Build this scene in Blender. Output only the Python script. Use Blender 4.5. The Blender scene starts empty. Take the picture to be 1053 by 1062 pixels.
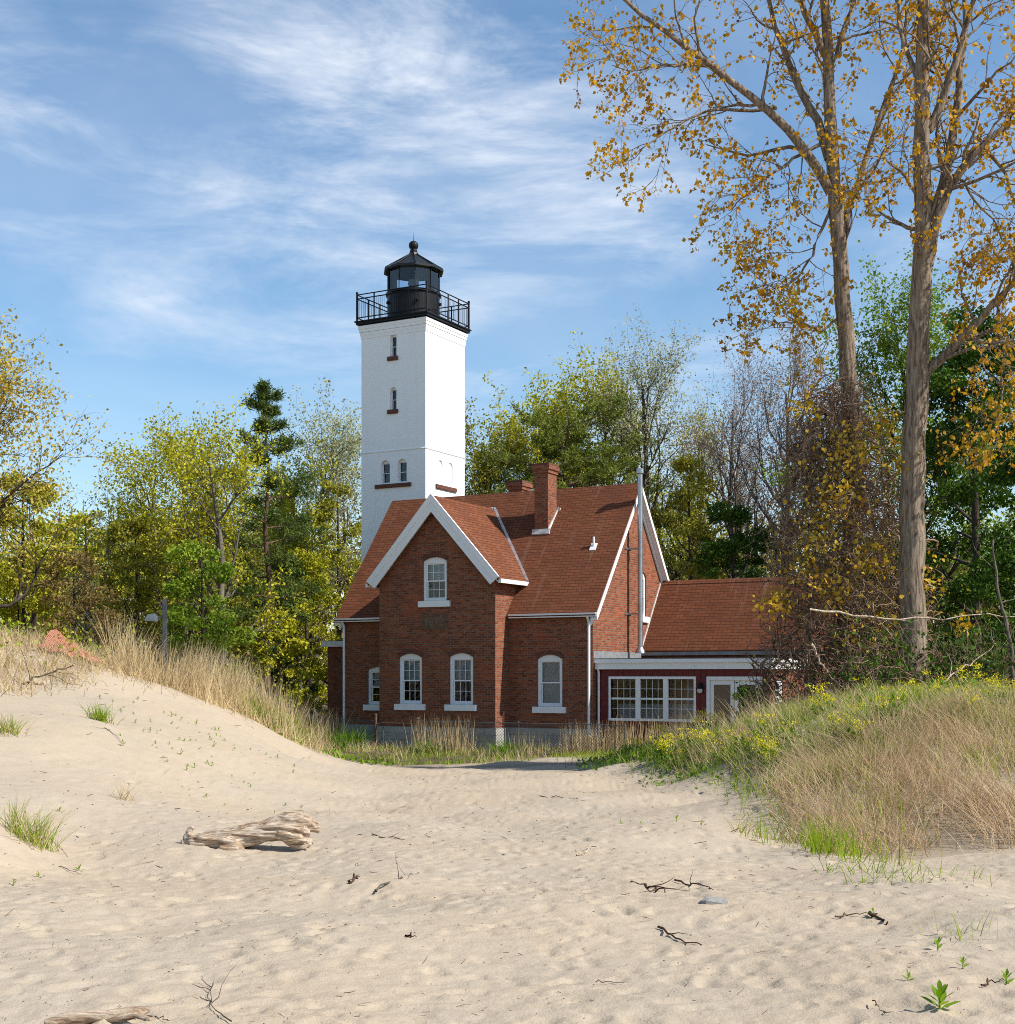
import bpy, bmesh, math, random
import numpy as np
from mathutils import Vector
R = math.radians
S = bpy.context.scene
COL = S.collection
rng = np.random.default_rng(7)

# ------------------------------------------------------------------ camera, sky, sun, exposure
EYE = 2.4
F, CX, HY = 1425.0, 526.5, 700.0            # focal length and horizon of the photograph, in its pixels
cam = bpy.data.cameras.new('camera'); cam_o = bpy.data.objects.new('camera', cam); COL.objects.link(cam_o)
cam.sensor_fit = 'HORIZONTAL'; cam.sensor_width = 36; cam.lens = F / 1053 * 36
cam.shift_y = (HY - 531) / 1053
cam.clip_start = 0.1; cam.clip_end = 3000
cam_o.location = (0, 0, EYE); cam_o.rotation_euler = (R(90), 0, 0)
S.camera = cam_o

SUN_AZ = math.atan2(0.930, -0.368)           # from +Y towards +X
SUN_EL = R(44)
sun = bpy.data.lights.new('sun', 'SUN'); sun.energy = 5.0; sun.angle = R(0.53); sun.color = (1, 0.95, 0.87)
sun_o = bpy.data.objects.new('sun', sun); COL.objects.link(sun_o)
sd = Vector((math.sin(SUN_AZ) * math.cos(SUN_EL), math.cos(SUN_AZ) * math.cos(SUN_EL), math.sin(SUN_EL)))
sun_o.rotation_euler = sd.to_track_quat('Z', 'Y').to_euler()
sun_o.location = sd * 100

W = bpy.data.worlds.new('World'); S.world = W; W.use_nodes = True
def world():
    nt = W.node_tree; N = nt.nodes; L = nt.links
    bg = N['Background']; bg.inputs['Strength'].default_value = 0.105
    sky = N.new('ShaderNodeTexSky'); sky.sky_type = 'NISHITA'; sky.sun_disc = False
    sky.sun_elevation = SUN_EL; sky.sun_rotation = SUN_AZ
    sky.air_density = 1.0; sky.dust_density = 0.6; sky.ozone_density = 1.6
    tc = N.new('ShaderNodeTexCoord'); sep = N.new('ShaderNodeSeparateXYZ'); L.new(tc.outputs['Generated'], sep.inputs[0])
    def M(op, a, b=None, c=None):
        n = N.new('ShaderNodeMath'); n.operation = op
        for i, v in enumerate((a, b, c)):
            if v is None: continue
            if isinstance(v, (int, float)): n.inputs[i].default_value = v
            else: L.new(v, n.inputs[i])
        return n.outputs[0]
    az = M('ARCTAN2', sep.outputs[0], sep.outputs[1]); el = M('ARCSINE', sep.outputs[2])
    comb = N.new('ShaderNodeCombineXYZ'); L.new(az, comb.inputs[0]); L.new(el, comb.inputs[1])
    def noise(loc, rot, scl, scale, det, rough, dist):
        mp = N.new('ShaderNodeMapping'); L.new(comb.outputs[0], mp.inputs[0])
        mp.inputs['Location'].default_value = loc; mp.inputs['Rotation'].default_value = (0, 0, rot); mp.inputs['Scale'].default_value = scl
        n = N.new('ShaderNodeTexNoise'); n.inputs['Scale'].default_value = scale; n.inputs['Detail'].default_value = det
        n.inputs['Roughness'].default_value = rough; n.inputs['Distortion'].default_value = dist
        L.new(mp.outputs[0], n.inputs['Vector']); return n.outputs['Fac']
    def ramp(v, a, b):
        n = N.new('ShaderNodeMapRange'); n.interpolation_type = 'SMOOTHSTEP'
        L.new(v, n.inputs['Value']); n.inputs['From Min'].default_value = a; n.inputs['From Max'].default_value = b
        return n.outputs[0]
    big = noise((2.1, 0.6, 0), 0.2, (3.4, 6.6, 1), 1.0, 6, 0.55, 0.4)
    wisp = noise((0.4, 0.3, 0), 0.28, (4.2, 15.0, 1), 1.0, 12, 0.66, 0.45)
    fine = noise((4, 1, 0), 0.42, (9.0, 44.0, 1), 1.0, 8, 0.62, 0.5)
    c = M('MULTIPLY', ramp(big, 0.34, 0.64), ramp(wisp, 0.33, 0.72))
    c = M('MULTIPLY', c, M('ADD', 0.62, M('MULTIPLY', ramp(fine, 0.3, 0.7), 0.48)))
    def spot(px, py, rx, ry, tilt=0.0):      # where the broad swathes of cirrus stand in the sky
        az, el = (px - CX) / F, (HY - py) / F
        ax = M('SUBTRACT', M('DIVIDE', sep.outputs[0], M('MAXIMUM', sep.outputs[1], 0.05)), az)
        ay = M('SUBTRACT', M('DIVIDE', sep.outputs[2], M('MAXIMUM', sep.outputs[1], 0.05)), el)
        ct, st = math.cos(tilt), math.sin(tilt)
        p = M('DIVIDE', M('ADD', M('MULTIPLY', ax, ct), M('MULTIPLY', ay, st)), rx / F)
        q = M('DIVIDE', M('SUBTRACT', M('MULTIPLY', ay, ct), M('MULTIPLY', ax, st)), ry / F)
        return M('POWER', 2.718, M('MULTIPLY', -1.0, M('ADD', M('MULTIPLY', p, p), M('MULTIPLY', q, q))))
    sw = M('ADD', M('ADD', spot(265, 200, 190, 62, -0.22), M('MULTIPLY', spot(340, 60, 190, 60, -0.35), 0.7)),
           M('ADD', M('MULTIPLY', spot(120, 290, 130, 26, -0.45), 0.5), M('MULTIPLY', spot(600, 230, 200, 70, 0.2), 0.45)))
    c2 = M('MULTIPLY', M('MINIMUM', sw, 1.0), M('MULTIPLY', ramp(wisp, 0.16, 0.78), M('ADD', 0.62, M('MULTIPLY', ramp(fine, 0.3, 0.7), 0.48))))
    cf = M('MINIMUM', M('ADD', M('MULTIPLY', c, 0.62), M('MULTIPLY', c2, 0.66)), 0.9)
    thin = M('MULTIPLY', ramp(noise((1, 3, 0), 0.1, (2.2, 5, 1), 1.0, 6, 0.6, 0.5), 0.3, 0.75), 0.20)
    cf = M('MAXIMUM', cf, thin)
    cf = M('MULTIPLY', M('MULTIPLY', cf, ramp(sep.outputs[2], -0.02, 0.10)), ramp(sep.outputs[1], -0.15, 0.35))   # unseen sky behind the camera left cloudless to lower the fill light
    hs = N.new('ShaderNodeHueSaturation'); L.new(sky.outputs[0], hs.inputs['Color']); hs.inputs['Hue'].default_value = 0.496; hs.inputs['Saturation'].default_value = 1.18; hs.inputs['Value'].default_value = 1.22
    mix = N.new('ShaderNodeMix'); mix.data_type = 'RGBA'
    L.new(cf, mix.inputs['Factor']); L.new(hs.outputs[0], mix.inputs['A']); mix.inputs['B'].default_value = (6.9, 7.3, 7.9, 1)
    L.new(mix.outputs['Result'], bg.inputs['Color'])
world()
S.view_settings.view_transform = 'Standard'; S.view_settings.look = 'None'
S.view_settings.exposure = 0.42; S.view_settings.gamma = 1.0
S.render.engine = 'CYCLES'
S.cycles.filter_width = 1.0; S.cycles.use_denoising = False; S.cycles.max_bounces = 6; S.cycles.transparent_max_bounces = 12; S.cycles.diffuse_bounces = 3

def at(px, py, Y):                            # a point of the photograph at depth Y
    return ((px - CX) / F * Y, Y, EYE + (HY - py) / F * Y)

# ------------------------------------------------------------------ object helpers
def tag(o, label=None, cat=None, group=None, kind=None):
    if label: o['label'] = label
    if cat: o['category'] = cat
    if group: o['group'] = group
    if kind: o['kind'] = kind
    return o
def empty(name, loc=(0, 0, 0), rz=0, **k):
    o = bpy.data.objects.new(name, None); COL.objects.link(o); o.location = loc; o.rotation_euler = (0, 0, rz)
    o.empty_display_size = 0.2
    return tag(o, **k)
def link(name, me, parent=None, loc=None):
    o = bpy.data.objects.new(name, me); COL.objects.link(o)
    if parent is not None: o.parent = parent
    if loc is not None: o.location = loc
    return o
def np_mesh(name, V, Fq, mat, smooth=False, mat_idx=None):
    V = np.asarray(V, np.float32); Fq = np.asarray(Fq, np.int32)
    me = bpy.data.meshes.new(name); n, k = Fq.shape
    me.vertices.add(len(V)); me.vertices.foreach_set('co', V.ravel())
    me.loops.add(n * k); me.loops.foreach_set('vertex_index', Fq.ravel())
    me.polygons.add(n); me.polygons.foreach_set('loop_start', np.arange(0, n * k, k, dtype=np.int32))
    me.polygons.foreach_set('loop_total', np.full(n, k, np.int32))
    if smooth: me.polygons.foreach_set('use_smooth', np.ones(n, bool))
    for m in (mat if isinstance(mat, (list, tuple)) else [mat]): me.materials.append(m)
    if mat_idx is not None: me.polygons.foreach_set('material_index', np.asarray(mat_idx, np.int32))
    me.update(calc_edges=True); me.validate()
    return me
def cat_mesh(*parts):                         # joins (V, F) arrays
    Vs, Fs, o = [], [], 0
    for V, Fq in parts:
        if len(V) == 0: continue
        Vs.append(V); Fs.append(np.asarray(Fq) + o); o += len(V)
    return np.concatenate(Vs), np.concatenate(Fs)

class MB:
    def __init__(s): s.v, s.f = [], []
    def add(s, vs, fs):
        o = len(s.v); s.v += [tuple(p) for p in vs]; s.f += [tuple(i + o for i in f) for f in fs]; return s
    def box(s, x0, x1, y0, y1, z0, z1):
        x0, x1 = sorted((x0, x1)); y0, y1 = sorted((y0, y1)); z0, z1 = sorted((z0, z1))
        return s.add([(x0,y0,z0),(x1,y0,z0),(x1,y1,z0),(x0,y1,z0),(x0,y0,z1),(x1,y0,z1),(x1,y1,z1),(x0,y1,z1)],
                     [(0,3,2,1),(4,5,6,7),(0,1,5,4),(1,2,6,5),(2,3,7,6),(3,0,4,7)])
    def prism(s, poly, d):                    # planar polygon (3-D points) swept by vector d
        n = len(poly); d = Vector(d); P = [Vector(p) for p in poly]
        nrm = sum(((P[i] - P[0]).cross(P[(i + 1) % n] - P[0]) for i in range(1, n)), Vector())
        if nrm.dot(d) > 0: P = P[::-1]
        return s.add(P + [p + d for p in P], [tuple(range(n)), tuple(range(2 * n - 1, n - 1, -1))] +
                     [(i, i + n, (i + 1) % n + n, (i + 1) % n) for i in range(n)])
    def bar(s, a, b, r=0.02, n=6, r2=None):
        a, b = Vector(a), Vector(b); r2 = r if r2 is None else r2
        q = (b - a).to_track_quat('Z', 'Y'); vs = []
        for p, rr in ((a, r), (b, r2)):
            vs += [p + q @ Vector((rr * math.cos(2 * math.pi * k / n), rr * math.sin(2 * math.pi * k / n), 0)) for k in range(n)]
        return s.add(vs, [(k, (k + 1) % n, n + (k + 1) % n, n + k) for k in range(n)] + [tuple(range(n - 1, -1, -1)), tuple(range(n, 2 * n))])
    def lathe(s, prof, n=16, c=(0, 0), rot=0.0):   # profile (r, z), bottom to top
        vs, fs = [], []
        for r, z in prof: vs += [(c[0] + r * math.cos(rot + 2 * math.pi * k / n), c[1] + r * math.sin(rot + 2 * math.pi * k / n), z) for k in range(n)]
        for i in range(len(prof) - 1): fs += [(i*n + k, i*n + (k + 1) % n, (i+1)*n + (k + 1) % n, (i+1)*n + k) for k in range(n)]
        fs += [tuple(range(n - 1, -1, -1)), tuple(range((len(prof)-1)*n, len(prof)*n))]
        return s.add(vs, fs)
    def build(s, name, mat, parent=None, smooth=False, loc=None, label=None):
        me = bpy.data.meshes.new(name); me.from_pydata(s.v, [], s.f)
        if smooth: me.polygons.foreach_set('use_smooth', np.ones(len(me.polygons), bool))
        me.materials.append(mat); me.update()
        o = link(name, me, parent, loc)
        if label: o['label'] = label
        return o

def panel(outline, holes, T, out, depth):
    """flat wall with holes: outline and holes are lists of (a, z); T(a, z, d) places them, d goes into the wall; out = facing direction"""
    bm = bmesh.new(); edges = []
    for loop in [outline] + holes:
        vs = [bm.verts.new(T(a, z, 0)) for a, z in loop]
        edges += [bm.edges.new((vs[i], vs[(i + 1) % len(vs)])) for i in range(len(vs))]
    bmesh.ops.triangle_fill(bm, edges=edges, use_beauty=True, use_dissolve=False)
    bm.normal_update(); o = Vector(out)
    for f in bm.faces:
        if f.normal.dot(o) < 0: f.normal_flip()
    bm.verts.index_update()
    vs = [v.co[:] for v in bm.verts]; fs = [tuple(v.index for v in f.verts) for f in bm.faces]; bm.free()
    for h in holes:
        n = len(h); b = len(vs)
        vs += [T(a, z, 0) for a, z in h] + [T(a, z, depth) for a, z in h]
        fs += [(b + i, b + (i + 1) % n, b + n + (i + 1) % n, b + n + i) for i in range(n)]
    return vs, fs
def arch(a0, a1, z0, z1, rise, n=8):          # segmental-arched opening, counter-clockwise
    pts = [(a0, z0), (a1, z0)]
    if rise <= 0: return pts + [(a1, z1), (a0, z1)]
    w = (a1 - a0) / 2; rad = (w * w + rise * rise) / (2 * rise); c = (a0 + a1) / 2; t = math.asin(min(1, w / rad))
    if rise >= w: t = math.pi / 2
    return pts + [(c + rad * math.sin(t - 2 * t * i / n), z1 - rad + rad * math.cos(t - 2 * t * i / n)) for i in range(n + 1)]

# ------------------------------------------------------------------ materials
def material(name):
    m = bpy.data.materials.new(name); m.use_nodes = True
    return m, m.node_tree.nodes, m.node_tree.links, m.node_tree.nodes['Principled BSDF']
def setp(b, col=None, rough=0.8, spec=0.3, metal=0.0):
    if col: b.inputs['Base Color'].default_value = (*col, 1)
    b.inputs['Roughness'].default_value = rough; b.inputs['Specular IOR Level'].default_value = spec; b.inputs['Metallic'].default_value = metal
def nz(N, L, scale, det=4, rough=0.55, vec=None, dist=0.0):
    n = N.new('ShaderNodeTexNoise'); n.inputs['Scale'].default_value = scale; n.inputs['Detail'].default_value = det
    n.inputs['Roughness'].default_value = rough; n.inputs['Distortion'].default_value = dist
    if vec is None:
        t = N.new('ShaderNodeTexCoord'); vec = t.outputs['Object']
    L.new(vec, n.inputs['Vector']); return n.outputs['Fac']
def mixc(N, L, f, a, b, mode='MIX'):
    n = N.new('ShaderNodeMix'); n.data_type = 'RGBA'; n.blend_type = mode
    for sock, v in (('Factor', f), ('A', a), ('B', b)):
        s = n.inputs[sock] if sock == 'Factor' else [i for i in n.inputs if i.name == sock and i.type == 'RGBA'][0]
        if isinstance(v, (int, float)): s.default_value = v
        elif isinstance(v, tuple): s.default_value = (*v, 1)
        else: L.new(v, s)
    return [o for o in n.outputs if o.type == 'RGBA'][0]
def rmp(N, L, v, a, b, lo=0.0, hi=1.0):
    n = N.new('ShaderNodeMapRange'); L.new(v, n.inputs['Value'])
    n.inputs['From Min'].default_value = a; n.inputs['From Max'].default_value = b
    n.inputs['To Min'].default_value = lo; n.inputs['To Max'].default_value = hi
    return n.outputs[0]
def bump(N, L, b, h, strength, dist):
    n = N.new('ShaderNodeBump'); n.inputs['Strength'].default_value = strength; n.inputs['Distance'].default_value = dist
    L.new(h, n.inputs['Height']); L.new(n.outputs[0], b.inputs['Normal'])
def wallvec(N, L, zs=1.0):                    # coordinates running along a wall or roof slope, whichever way it faces
    t = N.new('ShaderNodeTexCoord'); s = N.new('ShaderNodeSeparateXYZ'); L.new(t.outputs['Object'], s.inputs[0])
    s2 = N.new('ShaderNodeSeparateXYZ'); L.new(t.outputs['Normal'], s2.inputs[0])
    ab = N.new('ShaderNodeMath'); ab.operation = 'ABSOLUTE'; L.new(s2.outputs[0], ab.inputs[0])
    gt = N.new('ShaderNodeMath'); gt.operation = 'GREATER_THAN'; L.new(ab.outputs[0], gt.inputs[0]); gt.inputs[1].default_value = 0.55
    mx = N.new('ShaderNodeMix'); mx.data_type = 'FLOAT'; L.new(gt.outputs[0], mx.inputs['Factor']); L.new(s.outputs[0], mx.inputs['A']); L.new(s.outputs[1], mx.inputs['B'])
    zz = N.new('ShaderNodeMath'); zz.operation = 'MULTIPLY'; L.new(s.outputs[2], zz.inputs[0]); zz.inputs[1].default_value = zs
    c = N.new('ShaderNodeCombineXYZ'); L.new(mx.outputs['Result'], c.inputs[0]); L.new(zz.outputs[0], c.inputs[1])
    return c.outputs[0]
def bricktex(N, L, vec, w, h, mortar, c1, c2, cm, bias=0.0, off=0.5):
    n = N.new('ShaderNodeTexBrick'); L.new(vec, n.inputs['Vector']); n.offset = off
    n.inputs['Scale'].default_value = 1.0; n.inputs['Brick Width'].default_value = w; n.inputs['Row Height'].default_value = h
    n.inputs['Mortar Size'].default_value = mortar; n.inputs['Mortar Smooth'].default_value = 0.15; n.inputs['Bias'].default_value = bias
    for k, c in (('Color1', c1), ('Color2', c2), ('Mortar', cm)): n.inputs[k].default_value = (*c, 1)
    return n
def mat_brick(name, c1, c2, cm, dark):
    m, N, L, b = material(name); setp(b, rough=0.9, spec=0.05)
    v = wallvec(N, L); t = bricktex(N, L, v, 0.215, 0.075, 0.011, c1, c2, cm)
    n1 = nz(N, L, 0.7, 4, 0.6, v); n2 = nz(N, L, 13.0, 3, 0.6, v); n3 = nz(N, L, 2.3, 5, 0.65, v)
    c = mixc(N, L, rmp(N, L, n2, 0.35, 0.72, 0, 0.6), t.outputs['Color'], dark)
    c = mixc(N, L, rmp(N, L, n3, 0.5, 0.75, 0, 0.5), c, tuple(x * 0.62 for x in c1))
    c = mixc(N, L, rmp(N, L, n1, 0.56, 0.70, 0, 0.35), c, (c1[0] * 1.15, c1[1] * 0.9, c1[2] * 0.75))
    L.new(c, b.inputs['Base Color'])
    sub = N.new('ShaderNodeMath'); sub.operation = 'SUBTRACT'; sub.inputs[0].default_value = 1; L.new(t.outputs['Fac'], sub.inputs[1])
    ad = N.new('ShaderNodeMath'); ad.operation = 'MULTIPLY_ADD'; L.new(n2, ad.inputs[0]); ad.inputs[1].default_value = 0.5; L.new(sub.outputs[0], ad.inputs[2])
    bump(N, L, b, ad.outputs[0], 0.7, 0.012)
    return m
def mat_paint(name, col, rough=0.55, dirt=0.12, brick=False, scale=3.0):
    m, N, L, b = material(name); setp(b, rough=rough, spec=0.35)
    n1 = nz(N, L, scale, 6, 0.65); c = mixc(N, L, rmp(N, L, n1, 0.5, 0.8, 0, dirt), tuple(col), tuple(x * 0.62 for x in col))
    if brick:
        v = wallvec(N, L); t = bricktex(N, L, v, 0.215, 0.075, 0.010, col, tuple(x * 0.98 for x in col), tuple(x * 0.955 for x in col))
        mp = N.new('ShaderNodeMapping'); L.new(v, mp.inputs[0]); mp.inputs['Scale'].default_value = (5, 0.35, 1)
        st = nz(N, L, 1.0, 5, 0.6, mp.outputs[0])
        c = mixc(N, L, rmp(N, L, n1, 0.52, 0.8, 0, dirt), t.outputs['Color'], tuple(x * 0.8 for x in col))
        c = mixc(N, L, rmp(N, L, st, 0.55, 0.8, 0, 0.22), c, (0.56, 0.50, 0.42))
        n2 = nz(N, L, 14.0, 3, 0.6, v)
        sub = N.new('ShaderNodeMath'); sub.operation = 'SUBTRACT'; sub.inputs[0].default_value = 1; L.new(t.outputs['Fac'], sub.inputs[1])
        ad = N.new('ShaderNodeMath'); ad.operation = 'MULTIPLY_ADD'; L.new(n2, ad.inputs[0]); ad.inputs[1].default_value = 0.8; L.new(sub.outputs[0], ad.inputs[2])
        bump(N, L, b, ad.outputs[0], 0.28, 0.007)
    L.new(c, b.inputs['Base Color']); return m
def mat_plain(name, col, rough=0.6, spec=0.35, metal=0.0, var=0.15, scale=6.0):
    m, N, L, b = material(name); setp(b, rough=rough, spec=spec, metal=metal)
    n1 = nz(N, L, scale, 5, 0.6)
    L.new(mixc(N, L, rmp(N, L, n1, 0.35, 0.75), tuple(x * (1 + var) for x in col), tuple(x * (1 - 2 * var) for x in col)), b.inputs['Base Color']); return m
def mat_shingle(name):
    m, N, L, b = material(name); setp(b, rough=0.92, spec=0.04)
    v = wallvec(N, L, 1.0)
    t = bricktex(N, L, v, 0.31, 0.098, 0.010, (0.185, 0.062, 0.029), (0.125, 0.040, 0.020), (0.035, 0.013, 0.008))  # near-black joint colour paints the shadow gap between shingle courses
    n1 = nz(N, L, 0.8, 5, 0.6, v); n2 = nz(N, L, 30, 3, 0.7, v); n3 = nz(N, L, 5, 4, 0.6, v)
    c = mixc(N, L, rmp(N, L, n2, 0.3, 0.8, 0, 0.4), t.outputs['Color'], (0.24, 0.115, 0.07))
    c = mixc(N, L, rmp(N, L, n1, 0.48, 0.72, 0, 0.5), c, (0.115, 0.048, 0.03))
    mp = N.new('ShaderNodeMapping'); L.new(v, mp.inputs[0]); mp.inputs['Scale'].default_value = (3.2, 0.25, 1)
    st = nz(N, L, 1.0, 5, 0.65, mp.outputs[0])
    c = mixc(N, L, rmp(N, L, st, 0.58, 0.72, 0, 0.45), c, (0.24, 0.16, 0.12)); n5 = nz(N, L, 2.2, 5, 0.7, v); c = mixc(N, L, rmp(N, L, n5, 0.55, 0.75, 0, 0.45), c, (0.085, 0.045, 0.03))
    L.new(c, b.inputs['Base Color'])
    sub = N.new('ShaderNodeMath'); sub.operation = 'SUBTRACT'; sub.inputs[0].default_value = 1; L.new(t.outputs['Fac'], sub.inputs[1])
    ad = N.new('ShaderNodeMath'); ad.operation = 'MULTIPLY_ADD'; L.new(n3, ad.inputs[0]); ad.inputs[1].default_value = 0.6; L.new(sub.outputs[0], ad.inputs[2])
    bump(N, L, b, ad.outputs[0], 0.6, 0.012); return m
def mat_stone(name):
    m, N, L, b = material(name); setp(b, rough=0.9, spec=0.05)
    v = wallvec(N, L); t = bricktex(N, L, v, 0.62, 0.22, 0.012, (0.46, 0.44, 0.40), (0.36, 0.35, 0.32), (0.26, 0.25, 0.23))
    n = nz(N, L, 9, 5, 0.65, v)
    L.new(mixc(N, L, rmp(N, L, n, 0.4, 0.75, 0, 0.5), t.outputs['Color'], (0.17, 0.165, 0.145)), b.inputs['Base Color'])
    bump(N, L, b, n, 0.8, 0.03); return m
def mat_leaf(name, cols, transl=0.45, hue_scale=0.5, rough=0.6):
    """leaf colours vary from leaf to leaf and clump to clump"""
    m = bpy.data.materials.new(name); m.use_nodes = True; N = m.node_tree.nodes; L = m.node_tree.links; N.clear()
    out = N.new('ShaderNodeOutputMaterial'); g = N.new('ShaderNodeNewGeometry')
    cr = N.new('ShaderNodeValToRGB'); e = cr.color_ramp.elements
    while len(e) < len(cols): e.new(0.5)
    for i, c in enumerate(cols): e[i].position = i / (len(cols) - 1); e[i].color = (*c, 1)
    n = nz(N, L, hue_scale, 3, 0.6); ad = N.new('ShaderNodeMath'); ad.operation = 'MULTIPLY_ADD'; ad.use_clamp = True
    L.new(g.outputs['Random Per Island'], ad.inputs[0]); ad.inputs[1].default_value = 0.65
    L.new(rmp(N, L, n, 0.3, 0.7, -0.15, 0.5), ad.inputs[2]); L.new(ad.outputs[0], cr.inputs[0])
    d = N.new('ShaderNodeBsdfPrincipled'); setp(d, rough=rough, spec=0.08); L.new(cr.outputs[0], d.inputs['Base Color'])
    t = N.new('ShaderNodeBsdfTranslucent'); hs = N.new('ShaderNodeHueSaturation'); L.new(cr.outputs[0], hs.inputs['Color']); hs.inputs['Value'].default_value = 1.25; hs.inputs['Saturation'].default_value = 1.1
    L.new(hs.outputs[0], t.inputs['Color'])
    mx = N.new('ShaderNodeMixShader'); mx.inputs[0].default_value = transl; L.new(d.outputs[0], mx.inputs[1]); L.new(t.outputs[0], mx.inputs[2]); L.new(mx.outputs[0], out.inputs[0])
    return m
def mat_bark(name, c1, c2, scale=4.0):
    m, N, L, b = material(name); setp(b, rough=0.9, spec=0.05)
    t = N.new('ShaderNodeTexCoord'); mp = N.new('ShaderNodeMapping'); L.new(t.outputs['Object'], mp.inputs[0]); mp.inputs['Scale'].default_value = (2.2, 2.2, 0.32)
    n = nz(N, L, scale, 7, 0.68, mp.outputs[0], 0.4)
    n2 = nz(N, L, 0.9, 4, 0.6)
    c = mixc(N, L, rmp(N, L, n, 0.38, 0.62), c2, c1)
    L.new(mixc(N, L, rmp(N, L, n2, 0.5, 0.75, 0, 0.4), c, tuple(x * 0.6 for x in c1)), b.inputs['Base Color'])
    bump(N, L, b, n, 0.9, 0.05); return m
def mat_glass(name, tint=(0.9, 0.95, 1.0), clear=0.75):
    m = bpy.data.materials.new(name); m.use_nodes = True; N = m.node_tree.nodes; L = m.node_tree.links; N.clear()
    out = N.new('ShaderNodeOutputMaterial'); g = N.new('ShaderNodeBsdfGlossy'); g.inputs['Roughness'].default_value = 0.03
    t = N.new('ShaderNodeBsdfTransparent'); t.inputs['Color'].default_value = (*(x * clear for x in tint), 1)
    fr = N.new('ShaderNodeFresnel'); fr.inputs['IOR'].default_value = 1.7
    n = nz(N, L, 1.6, 2, 0.5); bn = N.new('ShaderNodeBump'); bn.inputs['Strength'].default_value = 0.08; bn.inputs['Distance'].default_value = 0.05
    L.new(n, bn.inputs['Height']); L.new(bn.outputs[0], g.inputs['Normal'])
    mx = N.new('ShaderNodeMixShader'); L.new(fr.outputs[0], mx.inputs[0]); L.new(t.outputs[0], mx.inputs[1]); L.new(g.outputs[0], mx.inputs[2]); L.new(mx.outputs[0], out.inputs[0])
    return m
BRICK = mat_brick('red_brick', (0.38, 0.115, 0.050), (0.17, 0.046, 0.023), (0.23, 0.18, 0.14), (0.075, 0.035, 0.026))
WHITE = mat_paint('white_paint', (0.80, 0.80, 0.80), dirt=0.25)
TOWERW = mat_paint('white_painted_brick', (0.89, 0.89, 0.88), rough=0.6, dirt=0.14, brick=True, scale=0.9)
BLACK = mat_plain('black_iron', (0.010, 0.010, 0.012), rough=0.5, spec=0.2, var=0.2)
SLATE = mat_plain('black_roof_metal', (0.012, 0.013, 0.015), rough=0.42, spec=0.3, var=0.2)
REDW = mat_plain('dark_red_boards', (0.135, 0.016, 0.014), rough=0.6, var=0.15)
SHINGLE = mat_shingle('brown_red_shingles')
STONE = mat_stone('grey_block_foundation')
DATEST = mat_plain('carved_sandstone', (0.15, 0.085, 0.05), rough=0.9, var=0.25)
LETTER = mat_plain('pale_lettering', (0.185, 0.128, 0.085), rough=0.85)
STEEL = mat_plain('galvanised_steel', (0.40, 0.41, 0.43), rough=0.34, metal=0.85, var=0.12, scale=3)
LEAD = mat_plain('grey_flashing', (0.20, 0.21, 0.215), rough=0.6, var=0.15)
WFLASH = mat_plain('pale_flashing', (0.55, 0.54, 0.52), rough=0.6, var=0.2)
SILLBR = mat_brick('sill_brick', (0.19, 0.065, 0.04), (0.12, 0.042, 0.027), (0.15, 0.11, 0.09), (0.1, 0.045, 0.035))
TAR = mat_plain('roof_felt', (0.10, 0.10, 0.10), rough=0.9, var=0.2)
GLASS = mat_glass('window_glass', (0.85, 0.93, 1.0), 0.9)
LGLASS = mat_glass('lantern_glass', (0.80, 0.90, 1.0), 0.92)
BLIND = mat_plain('window_blind', (0.50, 0.50, 0.48), rough=0.9, var=0.12, scale=9)
DARKIN = mat_plain('room_shade_colour', (0.03, 0.028, 0.025), rough=0.9)  # near-black colour stands in for the shade of unlit rooms
RUST = mat_plain('rusty_pipe', (0.11, 0.065, 0.045), rough=0.8, var=0.3, scale=14)
BARKL = mat_bark('cottonwood_bark', (0.34, 0.27, 0.20), (0.10, 0.070, 0.050), 7.0)
BARKG = mat_bark('grey_bark', (0.20, 0.17, 0.135), (0.075, 0.06, 0.048))
BARKD = mat_bark('dark_bark', (0.10, 0.08, 0.062), (0.036, 0.028, 0.022))
BARKP = mat_bark('pine_bark', (0.19, 0.12, 0.08), (0.06, 0.042, 0.032))
VINE = mat_bark('dry_vine_bark', (0.40, 0.275, 0.19), (0.15, 0.095, 0.062), 6)
DRIFT = mat_bark('bleached_wood', (0.66, 0.55, 0.42), (0.36, 0.24, 0.145), 5)
def mat_drift():
    m, N, L, b = material('grained_driftwood'); setp(b, rough=0.9, spec=0.05)
    t = N.new('ShaderNodeTexCoord'); mp = N.new('ShaderNodeMapping'); L.new(t.outputs['Object'], mp.inputs[0]); mp.inputs['Scale'].default_value = (0.9, 7, 7); mp.inputs['Rotation'].default_value = (0, -.08, 0)
    n = nz(N, L, 4.0, 8, 0.68, mp.outputs[0], 0.9); n2 = nz(N, L, 5.0, 5, 0.6)
    c = mixc(N, L, rmp(N, L, n, 0.40, 0.58), (0.24, 0.155, 0.095), (0.58, 0.485, 0.375)); c = mixc(N, L, rmp(N, L, n2, 0.50, 0.70, 0, 0.8), c, (0.24, 0.14, 0.08))
    L.new(c, b.inputs['Base Color']); bump(N, L, b, n, 1.0, 0.02); return m
DRIFTLOG = mat_drift()
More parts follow.
